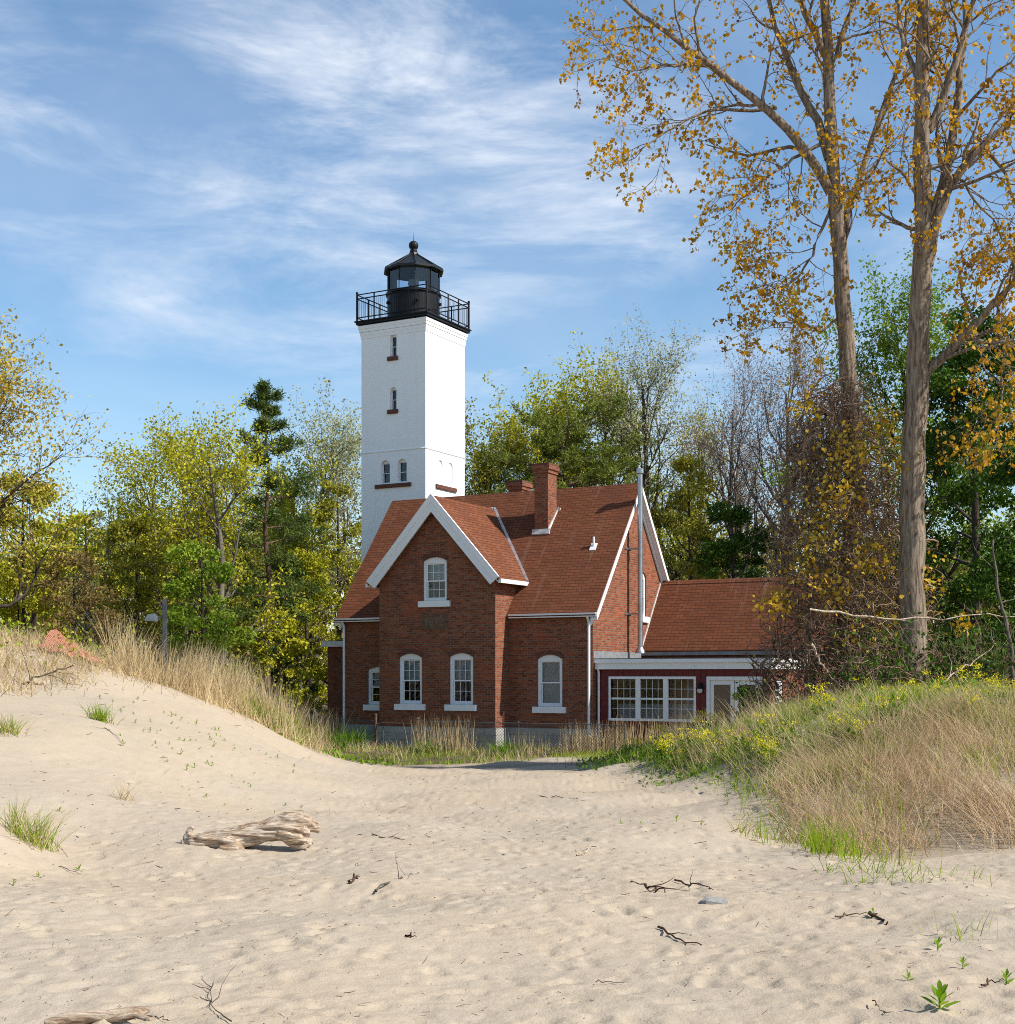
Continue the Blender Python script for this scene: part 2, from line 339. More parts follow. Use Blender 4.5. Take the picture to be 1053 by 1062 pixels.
# ------------------------------------------------------------------ terrain
def vnoise(x, y, seed):                       # smooth value noise on the unit lattice
    g = np.random.default_rng(seed).random((256, 256))
    xi = np.floor(x).astype(int); yi = np.floor(y).astype(int); fx = x - xi; fy = y - yi
    fx = fx * fx * (3 - 2 * fx); fy = fy * fy * (3 - 2 * fy); xi &= 255; yi &= 255; x1 = (xi + 1) & 255; y1 = (yi + 1) & 255
    return (g[xi, yi] * (1 - fx) + g[x1, yi] * fx) * (1 - fy) + (g[xi, y1] * (1 - fx) + g[x1, y1] * fx) * fy - 0.5
CP = []
for x in (-2.5, 0, 2.5):
    CP += [(x, 4, .72), (x, 7, .65), (x, 12, .52), (x, 18, .40), (x, 25, .22), (x, 31, .08), (x, 35, .0)]
CP += [(-4, 44, -.1), (0, 42, -.15), (2, 41, -.05), (-8, 46, .0), (-5, 39, -.08), (0, 38, -.06), (3, 37.5, .1)]
CP += [(-5, 7, .70), (5, 7, .66), (5.5, 12, .50), (-5.5, 10, .66)]
CP += [at(*q) for q in ((345,785,35.5), (300,768,34.5), (250,737,33), (180,714,31), (130,703,30), (40,712,27.5), (0,664,30.8), (60,674,31.2), (100,690,31.5),
       (100,760,23), (100,830,18), (100,900,14), (250,762,29), (250,800,24), (250,850,19.5), (20,760,22), (20,860,16), (180,750,26), (330,800,31))]
CP += [(-7.6, 34.5, 1.7), (-9.0, 33.5, 2.2), (-6.8, 37, 1.1), (-9, 38, 1.2), (-12, 38, 1.8), (-10, 42, .6), (-16, 32, 3.6), (-14, 24, 2.8), (-11, 15, 1.5), (-9, 9, 1.0)]
CP += [at(*q) for q in ((640,795,34), (720,810,30), (800,832,24), (822,862,19.2), (850,886,16.6), (920,889,16.4), (1053,873,17.2),
       (1053,745,24), (900,752,25), (780,772,28), (700,784,33), (960,812,20), (1053,800,20.5), (880,826,20), (830,812,22.5), (770,800,26.5), (720,797,30.5))]
CP += [(6.2, 28, 1.55), (9, 29, 1.75), (5.2, 31, 1.15), (4.0, 35, .55), (5.5, 37, .75), (8, 35, 1.25), (12, 30, 1.7), (14, 22, 1.5), (12, 16, .75), (8, 12, .55), (9, 38, .9), (9, 41, .6)]
CP += [(-40, 60, .5), (40, 60, .6), (0, 65, .2), (-100, 110, .6), (100, 110, .6), (0, 120, .5), (0, -30, .5), (-60, -30, .5), (60, -30, .5),
       (-30, 15, 2.4), (-50, 30, 2.0), (30, 15, 1.0), (40, 30, 1.2), (-100, 20, 1), (100, 20, 1), (-20, 48, .6), (20, 48, .5), (0, 52, 0)]
CP = np.array(CP)
def _phi(r2): return np.where(r2 > 1e-9, 0.5 * r2 * np.log(np.maximum(r2, 1e-9)), 0.0)
def _tps():
    n = len(CP); d2 = ((CP[:, None, :2] - CP[None, :, :2]) ** 2).sum(-1)
    A = np.zeros((n + 3, n + 3)); A[:n, :n] = _phi(d2) + np.eye(n) * 0.35
    A[:n, n] = 1; A[:n, n + 1:] = CP[:, :2]; A[n:, :n] = A[:n, n:].T
    return np.linalg.solve(A, np.concatenate([CP[:, 2], [0, 0, 0]]))
TW = _tps()
def ground(x, y):
    x = np.atleast_1d(np.asarray(x, float)); y = np.atleast_1d(np.asarray(y, float)); sh = x.shape; x = x.ravel(); y = y.ravel(); z = np.empty_like(x)
    for i in range(0, len(x), 20000):
        a, b = x[i:i + 20000], y[i:i + 20000]
        z[i:i + 20000] = _phi((a[:, None] - CP[:, 0]) ** 2 + (b[:, None] - CP[:, 1]) ** 2) @ TW[:-3] + TW[-3] + TW[-2] * a + TW[-1] * b
    r = np.hypot(x, y - 25); k = np.clip((r - 60) / 50, 0, 1)
    z = np.clip(z, -0.3, 4.2) * (1 - k) + 0.5 * k
    z = z + 0.62 * np.exp(-((x + 5.9) / 0.95) ** 2 - ((y - 13.9) / 1.5) ** 2)            # hummock at the left edge
    z = z + 0.08 * vnoise(x * 0.8 + 50, y * 0.8 + 90, 3) * 2 + 0.10 * vnoise(x * 0.31 + 20, y * 0.31 + 30, 4)
    return z.reshape(sh)
def gz(x, y): return float(ground(x, y)[0])
def in_poly(x, y, poly):
    r = np.zeros(x.shape, bool); n = len(poly)
    for i in range(n):
        x0, y0 = poly[i]; x1, y1 = poly[(i + 1) % n]
        c = ((y0 > y) != (y1 > y)) & (x < (x1 - x0) * (y - y0) / (y1 - y0 + 1e-12) + x0); r ^= c
    return r
DUNE_R = [(2.9, 35.5), (4.0, 30.5), (4.7, 24.5), (3.95, 19.6), (3.75, 17.0), (4.6, 16.5), (6.4, 17.3), (9, 18), (14, 20), (18, 36), (4, 40), (2.4, 38.5)]
def build_ground():
    def axis(lo, a, b, hi, d, g, dmax):
        m = list(np.arange(a, b, d)); s = d; p = m[-1]
        while p < hi: s = min(s * g, dmax if p < hi * 0.25 else 1e9); p += s; m.append(p)
        s = d; p = m[0]; l = []
        while p > lo: s *= 1.12; p -= s; l.append(p)
        return np.array(l[::-1] + m)
    xs = axis(-900, -5.5, 5.5, 900, 0.036, 1.02, 1e9); xs = np.unique(np.concatenate([xs[xs > -5.5], -xs[xs > 5.4], ]))
    ys = axis(-300, 6.3, 15, 1500, 0.036, 1.011, 1e9)
    X, Y = np.meshgrid(xs, ys, indexing='ij'); Z = ground(X, Y)
    dune = in_poly(X, Y, DUNE_R)
    # wind ripples, scuffs and old footprints
    amp = np.where(dune, 0.3, 1.0) * np.clip((46 - Y) / 12, 0, 1)
    Z += amp * (0.018 * vnoise(X * 2.6 + 7, Y * 2.6, 11) + 0.009 * vnoise(X * 5.7, Y * 5.0 + 9, 12) + 0.011 * vnoise(X * 9.1, Y * 8.3, 13) + 0.011 * vnoise(X * 17.3 + 5, Y * 15.1, 14))
    r2 = np.random.default_rng(21)
    for _ in range(6500):
        cx = r2.uniform(-8, 9); cy = 6.0 + 28 * r2.random() ** 1.5
        if cx < -3.5 - (cy - 20) * .12 and cy > 16 and r2.random() < .55: continue
        if in_poly(np.array([cx]), np.array([cy]), DUNE_R)[0]: continue
        th = r2.uniform(0, math.pi) * 0.5 + (0.7 if r2.random() < .7 else 0); l = r2.uniform(.06, .15); w = l * r2.uniform(.35, .7); dep = r2.uniform(.004, .022)
        i0, i1 = np.searchsorted(xs, [cx - .5, cx + .5]); j0, j1 = np.searchsorted(ys, [cy - .5, cy + .5])
        if i1 - i0 < 2 or j1 - j0 < 2: continue
        dx = X[i0:i1, j0:j1] - cx; dy = Y[i0:i1, j0:j1] - cy; p = (dx * math.cos(th) + dy * math.sin(th)) / l; q = (-dx * math.sin(th) + dy * math.cos(th)) / w
        rr = np.sqrt(p * p + q * q)
        Z[i0:i1, j0:j1] += -dep * np.exp(-rr ** 6) + dep * .35 * np.exp(-((rr - 1.3) / .25) ** 2)
    ni, nj = X.shape; idx = np.arange(ni * nj).reshape(ni, nj)
    Fq = np.stack([idx[:-1, :-1], idx[1:, :-1], idx[1:, 1:], idx[:-1, 1:]], -1).reshape(-1, 4)
    m, N, L, b = material('beach_sand'); setp(b, rough=0.95, spec=0.03)
    n1 = nz(N, L, 0.35, 4, 0.6); n2 = nz(N, L, 4.5, 6, 0.65); n3 = nz(N, L, 90, 3, 0.7); n4 = nz(N, L, 22, 4, 0.7)
    c = mixc(N, L, rmp(N, L, n1, 0.38, 0.62), (0.405, 0.328, 0.238), (0.39, 0.328, 0.250))
    c = mixc(N, L, rmp(N, L, n2, 0.45, 0.75, 0, 0.5), c, (0.33, 0.265, 0.192))
    c = mixc(N, L, rmp(N, L, n3, 0.55, 0.80, 0, 0.38), c, (0.26, 0.20, 0.145))
    c = mixc(N, L, rmp(N, L, n4, 0.62, 0.78, 0, 0.35), c, (0.27, 0.205, 0.145))
    a = N.new('ShaderNodeAttribute'); a.attribute_name = 'soil'
    c = mixc(N, L, a.outputs['Fac'], c, mixc(N, L, rmp(N, L, n2, 0.4, 0.7), (0.075, 0.06, 0.035), (0.16, 0.13, 0.085)))
    a2 = N.new('ShaderNodeAttribute'); a2.attribute_name = 'dark_band'
    c = mixc(N, L, a2.outputs['Fac'], c, mixc(N, L, rmp(N, L, n2, 0.4, 0.7), (0.17, 0.135, 0.10), (0.30, 0.24, 0.18)))
    L.new(c, b.inputs['Base Color'])
    ad = N.new('ShaderNodeMath'); ad.operation = 'MULTIPLY_ADD'; L.new(n3, ad.inputs[0]); ad.inputs[1].default_value = 0.25; L.new(n4, ad.inputs[2])
    n6 = nz(N, L, 11, 5, 0.7); ad2 = N.new('ShaderNodeMath'); ad2.operation = 'MULTIPLY_ADD'; L.new(n6, ad2.inputs[0]); ad2.inputs[1].default_value = 1.3; L.new(ad.outputs[0], ad2.inputs[2])
    bump(N, L, b, ad2.outputs[0], 0.38, 0.02)
    me = np_mesh('sand_beach', np.stack([X, Y, Z], -1).reshape(-1, 3), Fq, m, smooth=True)
    wob = vnoise(X * .5 + 9, Y * .5, 31) * 2.0 + vnoise(X * 2 + 9, Y * 2, 32) * .8
    soil = np.clip((Y + wob - 39.0) / 2.5, 0, 1)
    soil = np.maximum(soil, np.where(dune, np.clip(0.28 + wob * .35 + (Y - 20) * .03, 0.0, .8), 0))
    leftveg = in_poly(X, Y, [(-5.2, 37), (-6.2, 34.3), (-7.7, 31.6), (-9.5, 31), (-14, 29), (-60, 29), (-60, 60), (-4, 60)])
    soil = np.maximum(soil, np.where(leftveg, np.clip(.35 + wob * .4, 0, .8), 0))
    dark_band = np.clip(1 - np.abs(Y - 37.6 - X * 0.02 + wob * .4) / .9, 0, 1) * np.clip((3.5 - X) / 1.5, 0, 1) * np.clip((X + 6.5) / 1.5, 0, 1) * .8  # darker brown band across the sand before the house
    for nm, v in (('soil', soil), ('dark_band', dark_band)):
        at_ = me.attributes.new(nm, 'FLOAT', 'POINT'); at_.data.foreach_set('value', v.ravel().astype(np.float32))
    tag(link('sand_beach', me), kind='structure')
build_ground()
# ------------------------------------------------------------------ brick house
UX, UY = (615 - CX) / F * 44, 44.0
TH = R(-28.5)
house = empty('brick_house', (UX, UY, 0), TH, label='red brick keeper house with brown shingle roof, steep front gable and white trimmed windows', cat='house')
UL, VB, VF = -9.7, 6.9, -0.96              # left end, back, front of the projecting gable
BL, BR = -7.55, -3.04                      # sides of the projecting gable
EZ, RZ, SL = 4.5, 8.81, 1.25               # eaves, ridge, main roof slope
BC = -5.28; BRZ = 8.2; BSL = (8.2 - 5.42) / 2.52
Z0 = 0.67
def Tf(v):                                 # wall facing the beach at depth v
    return lambda a, z, d: (a, v + d, z)
def Tr(u):                                 # wall facing right at u
    return lambda a, z, d: (u - d, a, z)

def window(parent, T, a0, a1, z0, z1, rise, sill=True, cols=3, blind=True, rows=(2, 2), sillw=0.15, sillh=0.2, lower_blind=False, fw=0.095, mat=None, muntins=True, st=0.042, head=1.0):
    """arched sash window set in a reveal; frame is the part, the rest are its sub-parts"""
    mat = mat or WHITE
    fr = MB(); out = T(0, 0, -1); o0 = T(0, 0, 0); out = tuple(out[i] - o0[i] for i in range(3))
    i0, i1, j0, j1 = a0 + fw, a1 - fw, z0 + fw * .8, z1 - max(rise, 0.02) * head - fw * .7
    fr.add(*panel(arch(a0, a1, z0, z1, rise), [[(i0, j0), (i1, j0), (i1, j1), (i0, j1)]], lambda a, z, d: T(a, z, 0.05 + d), out, 0.06))
    def bx(m, x0, x1, y0, y1, d0, d1):
        p, q = T(x0, y0, d0), T(x1, y1, d1); m.box(p[0], q[0], p[1], q[1], p[2], q[2])
    zm = (j0 + j1) / 2
    for (s0, s1, d) in ((zm - .02, j1, .085), (j0, zm + .02, .115)):
        bx(fr, i0, i0 + st, s0, s1, d, d + .03); bx(fr, i1 - st, i1, s0, s1, d, d + .03)
        bx(fr, i0 + st, i1 - st, s0, s0 + st, d, d + .03); bx(fr, i0 + st, i1 - st, s1 - st, s1, d, d + .03)
    f = fr.build('window', mat, parent)
    if muntins:
        mu = MB()
        for (s0, s1, d, nr) in ((zm + .02, j1 - st, .09, rows[0]), (j0 + st, zm - .02, .12, rows[1])):
            for k in range(1, cols):
                x = i0 + st + (i1 - i0 - 2 * st) * k / cols; bx(mu, x - .007, x + .007, s0, s1, d, d + .018)
            for k in range(1, nr):
                y = s0 + (s1 - s0) * k / nr; bx(mu, i0 + st, i1 - st, y - .007, y + .007, d + .001, d + .017)
        mu.build('muntin', mat, f)
    g = MB(); g.add([T(i0, zm, .105), T(i1, zm, .105), T(i1, j1, .105), T(i0, j1, .105)], [(0, 1, 2, 3)])
    g.add([T(i0, j0, .135), T(i1, j0, .135), T(i1, zm, .135), T(i0, zm, .135)], [(0, 1, 2, 3)]); g.build('pane', GLASS, f)
    if blind:
        bl = MB(); zb = zm if not lower_blind else j0
        n = 14                              # gently pleated curtain
        top = [T(i0 + (i1 - i0) * k / n, j1, .19 + .02 * (k % 2)) for k in range(n + 1)]; bot = [T(i0 + (i1 - i0) * k / n, zb, .19 + .02 * (k % 2)) for k in range(n + 1)]
        bl.add(top + bot, [(k, k + 1, n + 2 + k, n + 1 + k) for k in range(n)]); bl.build('curtain', BLIND, f)
    if sill:
        sm = MB(); bx(sm, a0 - sillw, a1 + sillw, z0 - sillh, z0, -.09, .10); sm.build('sill', mat, f)
    return f
def archring(m, T, a0, a1, z1, rise, th=0.14):  # brick arch over an opening, slightly proud
    inn = arch(a0, a1, 0, z1, rise)[2:]; w = (a1 - a0) / 2; c = (a0 + a1) / 2
    outp = [(c + (a - c) * (1 + th / w * .55), z + th) for a, z in inn]
    for i in range(len(inn) - 1):
        q = [inn[i], inn[i + 1], outp[i + 1], outp[i]]; p = [T(a, z, -.022) for a, z in q]; e = T(0, 0, .01); e0 = T(0, 0, -.022)
        m.prism(p, tuple(e[k] - e0[k] for k in range(3)))

WB = [(-6.75, -5.85), (-4.77, -3.87)]
def house_walls():
    m = MB()
    # front of the main block, left and right of the projecting gable
    m.add(*panel([(BR, Z0), (0, Z0), (0, EZ + .02), (BR, EZ + .02)], [arch(-2.0, -1.09, 1.36, 3.06, .14)], Tf(0), (0, -1, 0), .14))
    m.build('main_wall', BRICK, house); m = MB()
    m.add(*panel([(UL, Z0), (BL, Z0), (BL, EZ + .02), (UL, EZ + .02)], [arch(-8.68, -7.78, 1.36, 2.68, .1)], Tf(0), (0, -1, 0), .14))
    m.build('main_wall', BRICK, house); m = MB()
    m.add([(UL, VB, Z0), (0, VB, Z0), (0, VB, EZ), (UL, VB, EZ)], [(0, 1, 2, 3)])
    ob = m.build('main_wall', BRICK, house)
    g = MB()
    peak = [(0, Z0), (VB, Z0), (VB, EZ), (VB / 2, RZ - .06), (0, EZ)]
    g.add(*panel(peak, [arch(3.84, 4.40, 4.42, 5.98, .2)], Tr(0), (1, 0, 0), .14))
    g.build('gable_wall', BRICK, house); g = MB()
    g.add([(UL, a, z) for a, z in peak], [(0, 1, 2, 3, 4)])
    g.build('gable_wall', BRICK, house)
    b = MB()
    zr = BRZ - .1; ze = BRZ - .1 - BSL * (BC - BL)
    b.add(*panel([(BL, Z0), (BR, Z0), (BR, ze), (BC, zr), (BL, ze)],
                 [arch(a0, a1, 1.42, 3.12, .13) for a0, a1 in WB] + [arch(-5.80, -4.88, 4.86, 6.32, .13)], Tf(VF), (0, -1, 0), .14))
    for u in (BL, BR):
        b.add([(u, VF, Z0), (u, 0.9, Z0), (u, 0.9, ze), (u, VF, ze)], [(0, 1, 2, 3)])
    b.build('front_gable_wall', BRICK, house)
    for T_, a0, a1, z1, ri in [(Tf(VF), q0, q1, 3.12, .13) for q0, q1 in WB] + [(Tf(VF), -5.80, -4.88, 6.32, .13), (Tf(0), -2.0, -1.09, 3.06, .14)]:
        ar = MB(); archring(ar, T_, a0, a1, z1, ri); ar.build('brick_arch', SILLBR, house)
    f = MB(); p = .05
    f.box(UL - p, BL - p, -p, VB + p, -.6, Z0); f.box(BR + p, p, -p, VB + p, -.6, Z0 - .002); f.box(BL - p + .001, BR + p - .001, VF - p, VB + p - .01, -.6, Z0 - .001)
    f.build('foundation', STONE, house)
    w = [window(house, Tf(VF), a0, a1, 1.42, 3.12, .13) for a0, a1 in WB]
    window(house, Tf(VF), -5.80, -4.88, 4.86, 6.32, .13)
    window(house, Tf(0), -2.0, -1.09, 1.36, 3.06, .14, lower_blind=True, muntins=False)
    window(house, Tf(0), -8.68, -7.78, 1.36, 2.68, .1, cols=2)
    window(house, Tr(0), 3.84, 4.40, 4.42, 5.98, .2, cols=2, sillw=.1)
    d = MB(); d.box(-5.84, -4.86, VF - .03, VF + .05, 3.93, 4.40); ds = d.build('date_stone', DATEST, house)
    e = MB()
    e.box(-5.84, -4.86, VF - .045, VF - .03, 4.36, 4.40); e.box(-5.84, -4.86, VF - .045, VF - .03, 3.93, 3.97)
    e.box(-5.84, -5.80, VF - .045, VF - .03, 3.97, 4.36); e.box(-4.90, -4.86, VF - .045, VF - .03, 3.97, 4.36); e.build('carved_border', DATEST, ds)
    cu = bpy.data.curves.new('lettering', 'FONT'); cu.body = '1872'; cu.size = 0.38; cu.extrude = 0.008; cu.align_x = 'CENTER'; cu.align_y = 'CENTER'; cu.materials.append(LETTER)
    t = bpy.data.objects.new('tmp', cu); COL.objects.link(t); dg = bpy.context.evaluated_depsgraph_get(); dg.update()
    tm = bpy.data.meshes.new_from_object(t.evaluated_get(dg)); tm.name = 'lettering'; bpy.data.objects.remove(t)
    t = link('lettering', tm, ds, (-5.35, VF - .038, 4.16)); t.rotation_euler = (R(90), 0, 0)
    # near-black sheets behind the glass, the rooms' shade put into their colour
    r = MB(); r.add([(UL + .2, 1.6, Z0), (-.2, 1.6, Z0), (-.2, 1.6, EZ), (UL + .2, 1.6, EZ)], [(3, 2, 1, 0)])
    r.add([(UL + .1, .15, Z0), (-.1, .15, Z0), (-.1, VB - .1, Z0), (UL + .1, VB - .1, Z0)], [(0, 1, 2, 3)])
    r.add([(UL + .1, .15, 3.9), (-.1, .15, 3.9), (-.1, VB - .1, 3.9), (UL + .1, VB - .1, 3.9)], [(0, 1, 2, 3)]); r.build('room_shade_panel', DARKIN, house)
house_walls()

def house_roof():
    m = MB(); t = 0.10; og, oe = 0.22, 0.2      # thickness, gable overhang, eave overhang
    ml, mr = UL - og, og
    y0, yR = -oe, VB / 2; y1 = VB + oe
    z_at = lambda v: EZ + SL * v if v < yR else EZ + SL * (VB - v)
    yb, ub = (BRZ - EZ) / SL, 0                # where the front gable's ridge meets the slope
    ye = (BRZ - BSL * 2.52 - EZ) / SL          # and its eave
    n = Vector((0, -SL, 1)).normalized() * t
    front = [(ml, y0, z_at(y0)), (mr, y0, z_at(y0)), (mr, yR, RZ), (ml, yR, RZ)]
    m.prism([Vector(p) + Vector((0, 0, .0)) for p in front], n)
    n2 = Vector((0, SL, 1)).normalized() * t
    m.prism([(ml, yR, RZ), (mr, yR, RZ), (mr, y1, z_at(y1)), (ml, y1, z_at(y1))], n2)
    m.build('main_roof', SHINGLE, house)
    rc = MB(); rc.prism([(ml, yR - .14, RZ - .02), (ml, yR, RZ + .15), (ml, yR + .14, RZ - .02)], (mr - ml, 0, 0)); rc.build('ridge_cap', SHINGLE, house)
    b = MB(); hw = 2.52; f0 = VF - .30
    ze = BRZ - BSL * hw
    nb = t * 1.0
    for s in (-1, 1):
        nn = Vector((s * BSL, 0, 1)).normalized() * nb
        b.prism([(BC, f0, BRZ), (BC + s * hw, f0, ze), (BC + s * hw, ye + .25, ze), (BC, yb + .25, BRZ)], nn)
    b.build('front_gable_roof', SHINGLE, house)
    rb = MB(); rb.prism([(BC - .14, f0 - .02, BRZ + .005), (BC, f0 - .02, BRZ + .15), (BC + .14, f0 - .02, BRZ + .005)], (0, yb - f0 - .1, 0)); rb.build('ridge_cap', SHINGLE, house)
    # valley flashing
    for s in (-1, 1):
        v = MB(); p = Vector((BC, yb, BRZ + .16)); q = Vector((BC + s * hw, ye - .05, ze + .12))
        mid = Vector((s * .10, -.02, 0)); v.prism([p - mid * .2, p + mid, q + mid, q - mid * .6], (0, -.02, .03)); v.build('valley_flashing', WFLASH, house)
    # bargeboards: front gable (stepped moulding), right and left gables
    def barge(T2, c, hw, ztop, slope, d0, wide, name='bargeboard'):
        k = math.hypot(1, slope); tip = .04
        for s in (-1, 1):
            mm = MB()
            for (w0, w1, dd) in ((-.09, .09, d0 - .075), (.09, wide, d0 - .045), (wide - .05, wide + .05, d0 - .06)):
                a, e = w0 * k, w1 * k
                x0, x1 = hw + tip - (w0 + .09) * .8, hw + tip - (w1 + .09) * .8
                q = [(c, ztop - a), (c + s * x0, ztop - a - slope * x0), (c + s * x1, ztop - e - slope * x1), (c, ztop - e)]
                P = [T2(x, z, dd) for x, z in q]; e0, e1 = T2(0, 0, dd), T2(0, 0, d0)
                mm.prism(P, tuple(e1[i] - e0[i] for i in range(3)))
            mm.build(name, WHITE, house)
    barge(Tf(f0), BC, hw, BRZ + .06, BSL, 0.0, .26)
    so = MB()                                  # painted soffits under the overhangs
    for s in (-1, 1):
        so.prism([(BC, f0, BRZ - .02), (BC + s * hw, f0, ze - .02), (BC + s * hw, VF + .01, ze - .02), (BC, VF + .01, BRZ - .02)], (0, 0, -.03))
    so.build('soffit', WHITE, house)
    for u, sg in ((mr, 1), (ml, -1)):
        mm = MB()
        for s in (-1, 1):
            v0 = yR; v1 = y0 if s < 0 else y1; zz = z_at(v1)
            for h0, h1, du in ((.10, -.11, .03),):
                mm.prism([(u, v0, RZ + h0), (u, v1, zz + h0), (u, v1, zz + h1), (u, v0, RZ + h1)], (sg * du, 0, 0))
        mm.build('bargeboard', WHITE, house)
        sm = MB()
        for s in (-1, 1):
            v1 = y0 if s < 0 else y1; zz = z_at(v1); uu = 0.01 if sg > 0 else UL - .01
            sm.prism([(u, yR, RZ - .03), (u, v1, zz - .03), (uu, v1, zz - .03), (uu, yR, RZ - .03)], (0, 0, -.06))
            sm.prism([(uu, yR, RZ - .10), (uu, v1, zz - .10), (uu, v1, zz - .26), (uu, yR, RZ - .28)], (sg * .05, 0, 0))
        sm.build('soffit', WHITE, house)
    # gutters
    def gut(a, b_, name='gutter'):
        mm = MB(); a, b_ = Vector(a), Vector(b_); d = (b_ - a); side = Vector((-d.y, d.x, 0)).normalized()
        mm.prism([a - side * .05 + Vector((0, 0, .06)), a + side * .06 + Vector((0, 0, .06)), a + side * .06 - Vector((0, 0, .07)), a - side * .03 - Vector((0, 0, .07))], d)
        return mm.build(name, WHITE, house)
    gut((BR + .1, y0 - .02, EZ - .27 + .1), (mr, y0 - .02, EZ - .27 + .1)); gut((ml, y0 - .02, EZ - .17), (BL - .1, y0 - .02, EZ - .17))
    gut((BC + hw + .06, f0, ze + .02), (BC + hw + .06, ye + .1, ze + .02))
    gut((BC - hw - .06, f0, ze + .02), (BC - hw - .06, ye + .1, ze + .02))
    fa = MB(); fa.box(BR + .02, .0, -.03, -.001, EZ - .26, EZ - .02); fa.build('fascia', BRICK, house); fa = MB(); fa.box(UL, BL - .02, -.03, -.001, EZ - .26, EZ - .02); fa.build('fascia', BRICK, house)
    # downspouts
    def spout(u, v, top, bot, dv):
        mm = MB(); r = .045
        mm.bar((u, -oe - .02, top), (u, v, top - .22), r, 8); mm.bar((u, v, top - .18), (u, v, bot), r, 8)
        mm.bar((u, v, bot + .03), (u + .1, v - .2, bot - .04), r, 8); mm.build('downspout', WHITE, house)
    spout(-.10, -.08, EZ - .2, .45, 0); spout(UL + .06, -.08, EZ - .2, .45, 0)
    # chimneys
    def chimney(u0, u1, v0, v1, zb, zt):
        c = MB(); c.box(u0, u1, v0, v1, zb, zt - .34); c.box(u0 - .04, u1 + .04, v0 - .04, v1 + .04, zt - .34, zt - .22)
        c.box(u0 - .08, u1 + .08, v0 - .08, v1 + .08, zt - .22, zt - .08); o = c.build('chimney', BRICK, house)
        k = MB(); k.box(u0 - .06, u1 + .06, v0 - .06, v1 + .06, zt - .08, zt); k.build('cap', SILLBR, o)
        p = MB(); uc, vc = (u0 + u1) / 2, (v0 + v1) / 2; p.lathe([(.12, zt), (.12, zt + .03)], 10, (uc, vc)); p.build('flue', TAR, o)
        fl = MB(); fl.prism([(u0 - .07, v0 - .05, z_at(v0 - .05) + .16), (u1 + .09, v0 - .05, z_at(v0 - .05) + .16), (u1 + .09, v0 - .0, z_at(v0) + .26), (u0 - .07, v0 - .0, z_at(v0) + .26)], (0, -.03, .03))
        if v1 < yR:
            fl.prism([(u1 + .0, v0 - .04, z_at(v0) + .14), (u1 + .03, v1 + .05, z_at(v1) + .14), (u1 + .03, v1 + .05, z_at(v1) + .27), (u1 + .0, v0 - .04, z_at(v0) + .27)], (.035, 0, 0))
            fl.box(u1, u1 + .14, v1 - .02, v1 + .10, z_at(v1) + .13, z_at(v1) + .24)
        fl.build('flashing', WFLASH, o); return o
    chimney(-3.19, -2.67, 2.10, 2.76, 6.4, 9.68); chimney(-5.79, -5.23, 5.0, 5.68, 6.2, 9.62)
    vp = MB(); vv = 1.62; uu = -.72; zz = z_at(vv); vp.bar((uu, vv, zz), (uu, vv, zz + .48), .036, 10); vp.prism([(uu - .11, vv - .11, z_at(vv - .11) + .14), (uu + .11, vv - .11, z_at(vv - .11) + .14), (uu + .11, vv + .08, z_at(vv + .08) + .14), (uu - .11, vv + .08, z_at(vv + .08) + .14)], (0, -.02, .03)); vp.build('vent_pipe', WHITE, house)
    # stainless stove pipe beside the right gable
    pu, pv = .42, 2.88; P = MB(); P.bar((pu, pv, 3.18), (pu, pv, 9.18), .085, 18)
    for z in (4.2, 5.2, 6.2, 7.2, 8.2): P.lathe([(.091, z), (.091, z + .03)], 18, (pu, pv))
    o = P.build('stove_pipe', STEEL, house)
    for z in (4.45, 6.65):
        bk = MB(); bk.box(.01, pu, pv - .13, pv - .10, z, z + .035); bk.box(.01, pu, pv + .10, pv + .13, z, z + .035); bk.box(.0, .03, pv - .34, pv + .2, z - .02, z + .05); bk.build('bracket', STEEL, o)
    cp = MB(); cp.lathe([(.085, 9.16), (.125, 9.2), (.125, 9.34), (.10, 9.36)], 18, (pu, pv)); cp.build('cap', STEEL, o)
    ft = MB(); ft.lathe([(.18, 3.13), (.16, 3.2), (.10, 3.32)], 18, (pu, pv)); ft.build('collar', STEEL, o)
house_roof()

